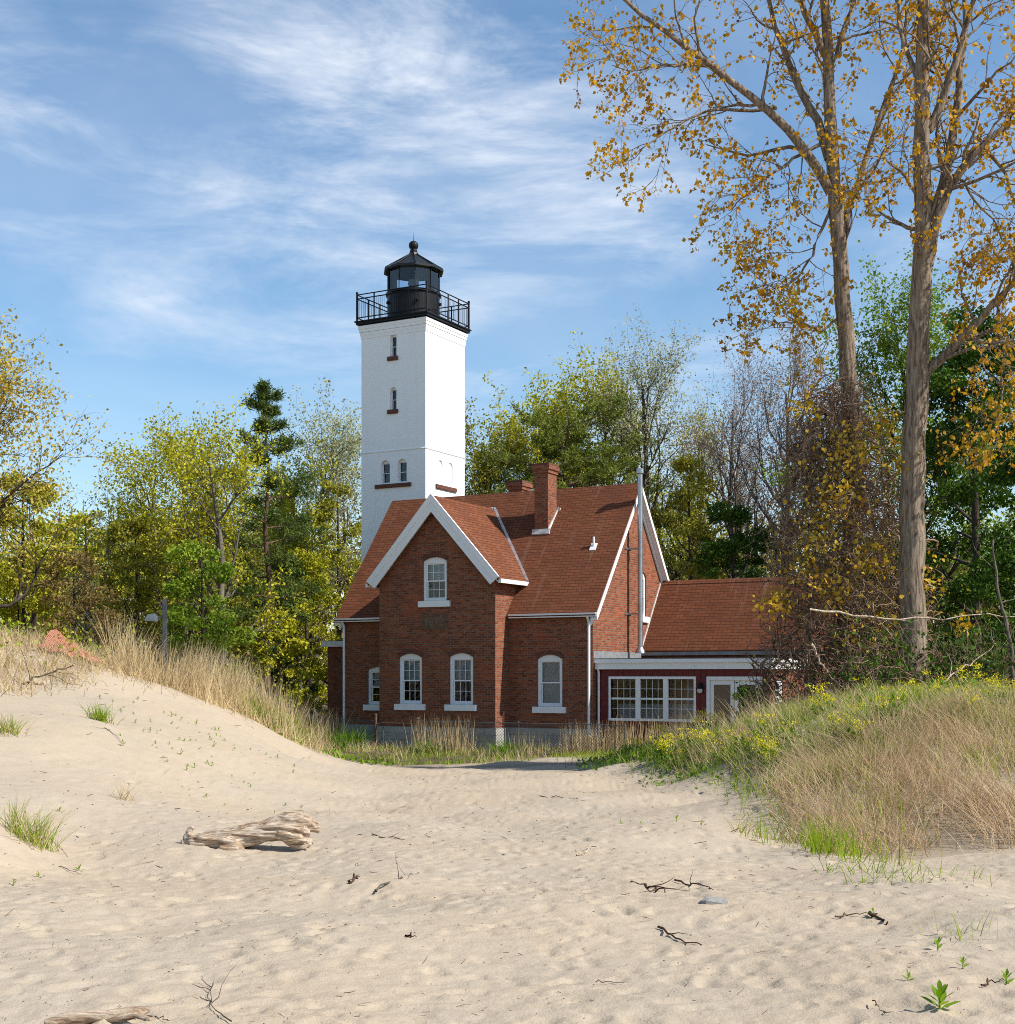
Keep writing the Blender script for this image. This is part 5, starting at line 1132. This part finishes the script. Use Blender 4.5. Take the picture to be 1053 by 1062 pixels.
    # single tussocks
    def tussock(name, label, x, y, r, n, h, mat, lean=.5, w=.016, mix=None, group=None):
        z = gz(x, y); a = rg.normal(size=(n, 2)) * r * .45; P = np.column_stack([a, ground(x + a[:, 0], y + a[:, 1]) - z - .03])
        V, Fq = blades(P, h, w, lean, rg, .8, 5); idx = np.zeros(len(Fq), int); ms = [GRASS[mat]]
        if mix: ms.append(GRASS[mix]); idx = np.repeat((rg.random(n) < .4).astype(int), len(Fq) // n)
        o = link(name, np_mesh(name, V, Fq, ms, mat_idx=idx)); o.location = (x, y, z); return tag(o, label, 'grass clump', group)
    tussock('grass_clump', 'lush green arching grass clump left of the rusty gate', *local(-7.9, -2.5)[:2], .75, 420, .85, 'lush', .6, .03)
    tussock('grass_clump', 'green arching grass clump just right of the pale stone corner of the house', *local(-2.0, -2.2)[:2], .55, 260, .6, 'lush', .7, .028)
    tussock('grass_clump', 'green grass clump under the front gable right of the gate', *local(-4.6, -2.4)[:2], .6, 240, .5, 'lush', .7, .025)
    p = at(103, 766, 24.5); tussock('grass_clump', 'small bright green tuft alone on the slope of the left dune', p[0], p[1], .22, 150, .36, 'green', .5, .014)
    p = at(30, 830, 14.6); tussock('grass_clump', 'grey green grass tuft on the hummock at the left edge', p[0], p[1], .30, 260, .42, 'green', .45, .010, 'dry')
    p = at(8, 752, 21.5); tussock('grass_clump', 'grey green grass tuft under the dead branches at the left edge', p[0], p[1], .26, 160, .32, 'green', .5, .012, 'dry')
    p = at(128, 826, 19); tussock('grass_clump', 'thin dry tuft with a few blades low on the left dune', p[0], p[1], .16, 40, .30, 'dry', .5, .010)
    p = at(928, 922, 12.4); tussock('grass_clump', 'sparse green tuft standing alone on the sand before the tan grass', p[0], p[1], .42, 46, .26, 'green', .7, .009)
    p = at(1000, 985, 9.4); tussock('grass_clump', 'few thin grey blades near the sprouts at the lower right', p[0], p[1], .30, 22, .24, 'green', .7, .007)
    p = at(858, 872, 16.3); tussock('grass_clump', 'green rush clump at the front foot of the tan dune grass', p[0], p[1], .34, 120, .55, 'green', .4, .011)
grasses()

# ------------------------------------------------------------------ flowers, sprouts, seedlings
def copies(proto, spots, label=None):
    for i, (x, y, s, rz) in enumerate(spots):
        o = proto if i == 0 else proto.copy()
        if i: COL.objects.link(o)
        o.location = (x, y, gz(x, y) - .01); o.scale = (s, s, s); o.rotation_euler = (0, 0, rz)
def weeds():
    rg = np.random.default_rng(99)
    def flower(n):
        P = np.zeros((9, 3)); P[:, :2] = rg.normal(size=(9, 2)) * .05; st = blades(P, .52, .014, .22, rg, .3, 4); lf = leaves(np.column_stack([rg.normal(size=(34, 2)) * .10, rg.uniform(.05, .36, 34)]), .10, rg, -.1)
        tips = st[0].reshape(9, 4, 2, 3)[:, -1].mean(1); B = np.repeat(tips, n, 0) + rg.normal(size=(9 * n, 3)) * np.array([.045, .045, .035]); bl = leaves(B, .036, rg, -.4, .95)
        V, Fq = cat_mesh(st, lf, bl); k = len(st[1]) + len(lf[1]); return np_mesh('wildflower', V, Fq, [GRASS['lush'], GRASS['flower']], mat_idx=np.r_[np.zeros(k), np.ones(len(bl[1]))])
    lab = 'yellow flowering weed among the grass of the right dune'
    protos = [tag(link('wildflower', flower(n)), lab, 'wildflower', 'yellow wildflowers on the right dune') for n in (9, 13, 6)]
    zones = [([(5.4, 24.5), (9, 23), (13, 24), (14, 31), (7, 31)], 70), ([(3.3, 33.5), (4.4, 28), (4.8, 24.6), (5.6, 26), (4.6, 33)], 34), ([(2.4, 38.5), (6, 37), (5, 34.5), (3.2, 36)], 22)]
    sp = np.concatenate([scatter(z, n, rg) for z, n in zones]); k = rg.integers(0, 3, len(sp))
    for j in range(3): copies(protos[j], [(p[0], p[1], rg.uniform(.4, 1.1), rg.uniform(0, 6.28)) for p in sp[k == j]])
    # leafy sprouts in the foreground sand
    def sprout(nl, h):
        m = MB(); 
        V, Fq = [], []; 
        a = np.arange(nl) * 2.4 + rg.uniform(0, 1); up = np.linspace(.15, .95, nl); L = h * (.75 - .35 * up); parts = []
        for ai, u, l in zip(a, up, L):
            d = np.array([math.cos(ai) * (1.05 - .6 * u), math.sin(ai) * (1.05 - .6 * u), .35 + .7 * u]); d /= np.linalg.norm(d); b = np.array([0, 0, h * u * .55]); sd_ = np.cross(d, [0, 0, 1.]); sd_ /= np.linalg.norm(sd_); dr = np.array([0, 0, -.12 * l])
            w = l * .17; pts = [b, b + d * l * .35 + sd_ * w, b + d * l * .35 - sd_ * w, b + d * l * .72 + sd_ * w * .8 + dr * .4, b + d * l * .72 - sd_ * w * .8 + dr * .4, b + d * l + dr]
            mid = b + d * l * .5 - np.array([0, 0, w * .35])
            v = np.array([pts[0], pts[1], mid, pts[2], pts[3], pts[5], pts[4]]); parts.append((v, np.array([(0, 1, 2, 2), (0, 2, 3, 3), (1, 4, 2, 2), (3, 2, 6, 6), (4, 5, 2, 2), (2, 5, 6, 6)])))
        fs = []
        V, Fq = cat_mesh(*parts); Fq = Fq[:, :3]; st = tubes(np.array([[(0, 0, -.02), (0, 0, h * .3), (0, 0, h * .62)]], float), np.array([[.006, .005, .003]]) * h / .15, 5)
        T = np.concatenate([st[1][:, [0, 1, 2]], st[1][:, [0, 2, 3]]]); V2 = np.concatenate([V, st[0]]); return np_mesh('sprout', V2, np.concatenate([Fq, T + len(V)]), GRASS['sprout'])
    g = 'green sprouts in the foreground sand'
    for (px, py, Y, n, h, lab) in ((975, 1056, 7.1, 12, .19, 'largest green leafy sprout near the bottom right corner'), (973, 966, 8.9, 8, .11, 'green sprout highest of those on the lower right sand'), (999, 993, 8.2, 8, .09, 'small green sprout between two others on the lower right sand'),
            (942, 1012, 7.8, 7, .08, 'smallest leafy sprout left of the others on the lower right sand'), (1044, 1018, 7.65, 9, .11, 'green sprout beside a dark twig at the right edge')):
        x = (px - CX) / F * Y; o = tag(link('sprout', sprout(n, h)), lab, 'sprout', g); o.location = (x, Y, gz(x, Y) - .005)
    lab = 'tiny green seedling on the sand of the left dune'
    pr = [tag(link('seedling', sprout(n, h)), lab, 'seedling', 'seedlings scattered on the left dune') for n, h in ((5, .16), (7, .13), (4, .2))]
    for j in range(3):
        q = []
        for _ in range(30):
            px = rg.normal(200, 70); py = rg.uniform(762, 826) + (px - 200) * .08; Y = np.interp(py, [750, 780, 800, 830], [30, 26.5, 24, 20.5]); q.append(((px - CX) / F * Y, Y, rg.uniform(.3, .75), rg.uniform(0, 6.28)))
        copies(pr[j], q)
    lab = 'tiny green seedling on the flat sand left of the driftwood log'
    o = tag(link('seedling', sprout(5, .12)), lab, 'seedling', 'seedlings left of the driftwood log'); copies(o, [((px - CX) / F * Y, Y, s, s * 7) for px, py, Y, s in ((40, 912, 13.2, .8), (82, 893, 14, .9), (14, 930, 12.5, .7), (36, 880, 14.5, .6), (62, 838, 17, .9))])
    lab = 'tiny green seedling on the sand below the right dune'
    o = tag(link('seedling', sprout(5, .13)), lab, 'seedling', 'seedlings below the right dune'); copies(o, [((px - CX) / F * Y, Y, s, s * 9) for px, py, Y, s in ((702, 862, 19, 1.), (728, 873, 18, .8), (665, 870, 18, .7), (644, 862, 19, .7), (860, 918, 14, .8), (906, 955, 10.5, .7), (755, 845, 21, .8))])
weeds()
# ------------------------------------------------------------------ driftwood, twigs, litter
def log_mesh(name, chains, voxel, grain, seed, mat):
    """bent weathered log: tubes fused by a voxel remesh, then grooved along the grain"""
    parts = []
    for pts, rad in chains:
        q = resample(np.column_stack([pts, rad]), 18); V, Fq = tubes(q[None, :, :3], q[None, :, 3], 12)
        n = len(V); c0, c1 = q[0, :3], q[-1, :3]; V = np.concatenate([V, [c0, c1]])
        caps = [(n, (i + 1) % 12, i, i) for i in range(12)] + [(n + 1, n - 12 + i, n - 12 + (i + 1) % 12, n - 12 + (i + 1) % 12) for i in range(12)]
        parts.append((V, np.concatenate([Fq, np.array(caps)])))
    V, Fq = cat_mesh(*parts); me = bpy.data.meshes.new('tmp'); me.from_pydata([tuple(v) for v in V], [], [tuple(dict.fromkeys(int(i) for i in f)) for f in Fq])
    o = bpy.data.objects.new('tmp', me); COL.objects.link(o); md = o.modifiers.new('r', 'REMESH'); md.mode = 'VOXEL'; md.voxel_size = voxel
    dg = bpy.context.evaluated_depsgraph_get(); dg.update(); m2 = bpy.data.meshes.new_from_object(o.evaluated_get(dg)); bpy.data.objects.remove(o)
    n = len(m2.vertices); co = np.empty(n * 3, np.float32); m2.vertices.foreach_get('co', co); co = co.reshape(-1, 3); nn = np.empty(n * 3, np.float32); m2.vertices.foreach_get('normal', nn); nn = nn.reshape(-1, 3)
    ang = np.arctan2(co[:, 2] - .15, co[:, 1]) * 4
    ax = co[:, 2] * 26 + co[:, 0] * 2.2 + 60; ay = co[:, 1] * 26 + 60
    h = vnoise(co[:, 0] * 3 + 50, ang * 1.2 + 60, seed) * .02 + vnoise(co[:, 0] * 1.6 + ay, ax, seed + 1) * .045 + vnoise(co[:, 0] * 3 + 90 + ay * 2, ax * 2.1, seed + 2) * .022 + vnoise(co[:, 0] * 9 + 50, co[:, 2] * 9 + ay * .4, seed + 3) * .010
    co = co + nn * (h * grain)[:, None]; m2.vertices.foreach_set('co', co.ravel()); m2.materials.clear(); m2.materials.append(mat)
    m2.polygons.foreach_set('use_smooth', np.ones(len(m2.polygons), bool)); m2.update(); m2.name = name; return m2
def beach_wood():
    Y = 15.7; sc = Y / F; x0 = (190 - CX) * sc; z0 = gz((255 - CX) * sc, Y)
    p = lambda px, py, dy=0.0: ((px - 190) * sc, dy, (884 - py) * sc)
    chains = [([p(188, 880), p(204, 874), p(224, 872, .02), p(246, 870, .03), p(268, 864, .04), p(288, 860, .03), p(306, 859, .0), p(322, 862, 0)], [.07, .12, .12, .13, .13, .13, .13, .06]),
              ([p(284, 855, .03), p(298, 851, .03), p(314, 852, .02), p(331, 860, .01)], [.08, .10, .10, .04]),
              ([p(290, 864, -.06), p(302, 868, -.07), p(314, 872, -.05), p(324, 876, -.02)], [.07, .09, .085, .04]),
              ([p(234, 870, .0), p(240, 880, -.04), p(246, 892, -.06), p(250, 912, -.08)], [.13, .14, .15, .20]),
              ([p(202, 874, -.02), p(197, 869, 0), p(196, 862, .03), p(200, 858, .03)], [.09, .06, .04, .02])]
    o = tag(link('driftwood_log', log_mesh('driftwood_log', chains, .011, 1.0, 5, DRIFTLOG)), 'bleached driftwood log with a bent middle and broken ends lying on the sand', 'driftwood'); o.location = (x0, Y, z0 - .05)
    Y = 6.75; sc = Y / F; p = lambda px, dy, z: ((px - 100) * sc, dy, z)
    ch = [([p(50, -.06, .015), p(80, -.02, .03), p(110, .01, .035), p(140, .03, .045), p(154, .05, .06)], [.02, .035, .035, .035, .015]), ([p(135, .02, .045), p(150, .0, .03), p(158, -.02, .02)], [.02, .014, .008])]
    o = tag(link('driftwood_log', log_mesh('driftwood_log', ch, .006, .25, 9, DRIFTLOG)), 'short pale driftwood piece half out of frame at the bottom left', 'driftwood'); o.location = ((100 - CX) * sc, Y, gz((100 - CX) * sc, Y))
    # twigs and sticks, each a thing
    rg = np.random.default_rng(123); g = 'dark twigs lying on the sand'
    TWB = mat_bark('dark_twig_bark', (0.16, 0.10, 0.065), (0.06, 0.036, 0.024), 9)
    def twig(label, pl, r, mat=TWB, sub=2, lift=.012, name='twig'):
        pts = []
        for px, py in pl:                       # find the ground under each point of the twig
            Y = 1425 * 1.9 / max(py - 700, 40)
            for _ in range(12): Y = .5 * Y + .5 * (EYE - gz((px - CX) / F * Y, Y)) * F / max(py - HY, 20)
            x = (px - CX) / F * Y; pts.append((x, Y, gz(x, Y) + lift))
        P = resample(np.array(pts), 10)[None]; P[0, 1:-1] += rg.normal(size=(8, 3)) * r * 1.1; Rr = np.linspace(1, .35, 10)[None] * r * .72; T = [tubes(P, Rr, 6)]
        if sub: S1, Q1 = spawn(P, Rr, sub, (.3, .9), np.linalg.norm(P[0, -1] - P[0, 0]) * .25, 40, rg, wig=.2, k=5, rfac=.7, minr=.003, flat=.9, up=-.0); S1[..., 2] = np.maximum(S1[..., 2], P[0, :, 2].min()); T.append(tubes(S1, Q1, 5))
        L0 = P[0, 0].copy(); V, Fq = cat_mesh(*T); o = link(name, np_mesh(name, V - L0, Fq, mat, smooth=True)); o.location = L0; return tag(o, label, 'twig', g)
    twig('forked brown twig right of the driftwood log in the middle of the sand', [(390, 926), (405, 916), (428, 908)], .014, BARKG, 3)
    twig('dark broken twig pile on the sand right of centre', [(655, 916), (668, 918), (690, 927)], .02, TWB, 5)
    twig('dark short stick beside the broken twigs right of centre', [(700, 914), (716, 918), (740, 924)], .014, TWB, 3)
    twig('dark slanting stick below the flat grey stone', [(683, 963), (700, 974), (728, 982)], .014, TWB, 2)
    twig('long thin dark stick left of a charred chunk on the right sand', [(866, 952), (885, 950), (902, 951)], .010, TWB, 0)
    twig('short charred chunk of wood on the right sand', [(902, 949), (910, 953), (921, 959)], .022, TWB, 0, .02)
    twig('pale curled bare twig at the bottom of the sand left of centre', [(240, 1062), (224, 1050), (215, 1042), (218, 1030), (222, 1018)], .005, BARKG, 4)
    twig('thin red brown twig at the end of the bottom left driftwood', [(152, 1056), (165, 1057), (176, 1061)], .005, BARKP, 0)
    twig('thin straight stick on the open sand below the driftwood left', [(55, 898), (70, 903), (84, 908)], .008, BARKG, 0)
    twig('thin pale stick at the left foot of the house path', [(386, 866), (400, 868), (420, 872)], .012, BARKG, 1)
    twig('thin dark twig low on the left dune slope', [(94, 777), (110, 784), (127, 791)], .012, BARKG, 1)
    twig('dark wood chip left of the forked brown twig', [(362, 916), (366, 914), (373, 911)], .018, TWB, 0, .015)
    twig('black wood chip alone in the centre of the lower sand', [(421, 972), (427, 972), (432, 973)], .012, TWB, 1, .01)
    twig('dark twig beside the sprout at the right edge', [(1018, 1024), (1030, 1021), (1042, 1019)], .008, TWB, 0)
    twig('pale thin stick on the sand near bottom centre', [(618, 1021), (632, 1020), (652, 1021)], .005, BARKG, 0)
    twig('thin dry stick at the foot of the tan grass on the right', [(560, 826), (590, 828), (610, 832)], .012, BARKG, 0)
    twig('small dark twig on the sand left of the lower right sprouts', [(905, 1040), (915, 1050), (918, 1054)], .005, TWB, 1)
    twig('yellowish broken stick in the middle of the sand', [(598, 888), (606, 886), (611, 880)], .012, DRIFT, 1)
    # flat grey stone
    Y = 11.0; x = (740 - CX) / F * Y; m = MB(); pr = [(-.115, -.03), (-.07, -.075), (.06, -.08), (.115, -.045), (.10, .045), (.02, .075), (-.08, .055)]
    vs = [(a, b, -.02) for a, b in pr] + [(a * .98, b * .98, .022 + .012 * math.sin(i * 2.1)) for i, (a, b) in enumerate(pr)] + [(a * .55, b * .55, .040 + .006 * math.cos(i)) for i, (a, b) in enumerate(pr)]
    n = len(pr); m.add(vs, [(i, (i + 1) % n, n + (i + 1) % n, n + i) for i in range(n)] + [(n + i, n + (i + 1) % n, 2 * n + (i + 1) % n, 2 * n + i) for i in range(n)] + [tuple(range(2 * n, 3 * n))])
    o = m.build('flat_stone', mat_plain('pale_grey_stone', (.25, .24, .225), .85, var=.1, scale=20), None, loc=(x, Y, gz(x, Y))); tag(o, 'flat pale grey stone on the sand right of centre', 'stone')
    # uncountable flecks of bark and shell
    n = 1500; Yv = 6.2 + 26 * rg.random(n) ** 1.7; xv = rg.uniform(-.42, .42, n) * Yv; P = np.column_stack([xv, Yv, ground(xv, Yv) + .004])
    P = P[~in_poly(P[:, 0], P[:, 1], DUNE_R)]; d = rg.normal(size=(len(P), 3)); d[:, 2] = np.abs(d[:, 2]) * .2; d /= np.linalg.norm(d, axis=1, keepdims=True); L = (rg.choice([.015, .03, .06, .12], len(P), p=[.5, .3, .15, .05]) * np.clip(P[:, 1] / 12, .7, 1.6))[:, None]
    Q = np.stack([P, P + d * L * .5 + rg.normal(size=P.shape) * .003, P + d * L], 1); V, Fq = tubes(Q, np.broadcast_to(np.array([.6, 1, .5]) * .0028, Q.shape[:2]) * np.clip(P[:, 1:2] / 9, .8, 2), 4)
    tag(link('beach_litter', np_mesh('beach_litter', V, Fq, VINE)), 'flecks of bark and broken twigs strewn over the sand', 'litter', kind='stuff')
beach_wood()

# ------------------------------------------------------------------ fence, gate, lamp post, netting
def yard():
    GALV = mat_plain('grey_wire', (.13, .13, .125), rough=.55, metal=.5, var=.2)
    f = empty('wire_fence', local(0, -1.8), TH, label='low chain link fence running along the front of the house', cat='fence')
    top, bot = .88, -.25; y = 0.0
    runs = [(-9.6, -7.1), (-5.45, 1.9)]
    for a, b in runs:
        m = MB(); r = MB()
        x = a
        while x < b:
            for s in (1, -1):
                x0, x1, z0, z1 = x, x + (top - bot), bot, top
                if x1 > b: z1 = bot + (b - x0); x1 = b
                if s < 0: z0, z1 = top, top - (z1 - bot)
                m.bar((x0, y + s * .004, z0), (x1, y + s * .004, z1), .0045, 3)
            x += .10
        x = a
        while x > a - (top - bot):             # the wires that start on the first post
            x -= .10; t = a - x
            if t < top - bot:
                m.bar((a, y + .004, bot + t), (min(b, x + top - bot), y + .004, min(top, bot + (min(b, x + top - bot) - x))), .0045, 3)
                m.bar((a, y - .004, top - t), (min(b, x + top - bot), y - .004, max(bot, top - (min(b, x + top - bot) - x))), .0045, 3)
        r.bar((a, y, top), (b, y, top), .016, 6)
        m.build('wire_mesh', GALV, f); r.build('top_rail', GALV, f)
    for x in (-9.6, -3.6, -1.75, .1, 1.9):
        p = MB(); p.bar((x, .02, -.6), (x, .02, top + .06), .025, 8); p.build('post', GALV, f)
    g = empty('metal_gate', local(-7.1, -1.85), TH, label='rusty pipe gate standing in the gap of the wire fence below the first gable window', cat='gate')
    for x, h in ((0, 1.05), (1.65, .95)):
        p = MB(); p.bar((x, 0, -.6), (x, 0, h), .045, 10); p.lathe([(.055, h), (.055, h + .03), (.02, h + .06)], 10, (x, 0)); p.build('post', RUST, g)
    q = MB(); q.bar((.3, 0, .80), (1.5, 0, .80), .02, 8); q.bar((1.5, 0, .80), (1.5, 0, -.1), .02, 8); q.bar((.3, 0, .80), (.0, 0, .76), .02, 8); q.bar((.3, 0, .05), (.3, 0, .80), .018, 8); q.build('gate_frame', RUST, g)
    q = MB(); q.box(.1, 1.15, -.35, -.1, -.16, -.11); q.build('foot_board', WHITE, g)
    # lamp post behind the left dune
    X, Y = at(171, 700, 40)[:2]; z = gz(X, Y); l = empty('lamp_post', (X, Y, z), 0, label='grey lamp post with a small square lamp behind the tall dry grass', cat='lamp post')
    hh = EYE + (HY - 621) / F * Y - z; GP = mat_plain('grey_post_paint', (.10, .105, .11), rough=.5)
    p = MB(); p.box(-.055, .055, -.055, .055, -.2, hh); p.build('post', GP, l); zz = EYE + (HY - 640) / F * Y - z
    p = MB(); p.box(-.2, -.07, -.03, .03, zz - .02, zz + .03); p.build('arm', GP, l)
    p = MB(); p.prism([(-.55, -.14, zz - .12), (-.2, -.14, zz - .12), (-.2, -.14, zz + .02), (-.30, -.14, zz + .10), (-.48, -.14, zz + .06)], (0, .28, 0)); p.build('lamp_head', mat_plain('lamp_metal', (.26, .28, .30), rough=.4, metal=.4), l)
    # orange plastic netting draped on the dune top
    NET = mat_leaf('orange_netting', [(.52, .21, .13), (.60, .28, .19), (.50, .24, .16)], .3, 2)
    rg = np.random.default_rng(5); nx, ny = 46, 20; V = []; idx = np.arange(nx * ny).reshape(nx, ny)
    A, B = np.array(at(56, 660, 31.2)), np.array(at(106, 684, 30.4)); C = np.array([.05, -1.25, 0])
    for i in range(nx):
        for j in range(ny):
            u, v = i / (nx - 1), j / (ny - 1); p = A + (B - A) * u + C * v * (1 - .8 * u); x, yv = p[0], p[1]
            V.append((x, yv, gz(x, yv) + .10 + .30 * (1 - v) * (1 - u) + .03 * math.sin(u * 19 + v * 7) + rg.normal() * .006))
    V = np.array(V); Fq = np.stack([idx[:-1, :-1], idx[1:, :-1], idx[1:, 1:], idx[:-1, 1:]], -1).reshape(-1, 4)
    strips = []                                # woven mesh: strands with gaps
    st = [V[idx[i]] for i in range(0, nx)]; P1 = np.array(st); st2 = np.array([V[idx[:, j]] for j in range(ny)])
    M = cat_mesh(tubes(P1, np.full(P1.shape[:2], .012), 4), tubes(st2, np.full(st2.shape[:2], .014), 4)); o = link('snow_fence', np_mesh('snow_fence', M[0] - A, M[1], NET, smooth=True)); o.location = A
    tag(o, 'faded orange plastic netting lying over the top of the left dune', 'netting')
yard()
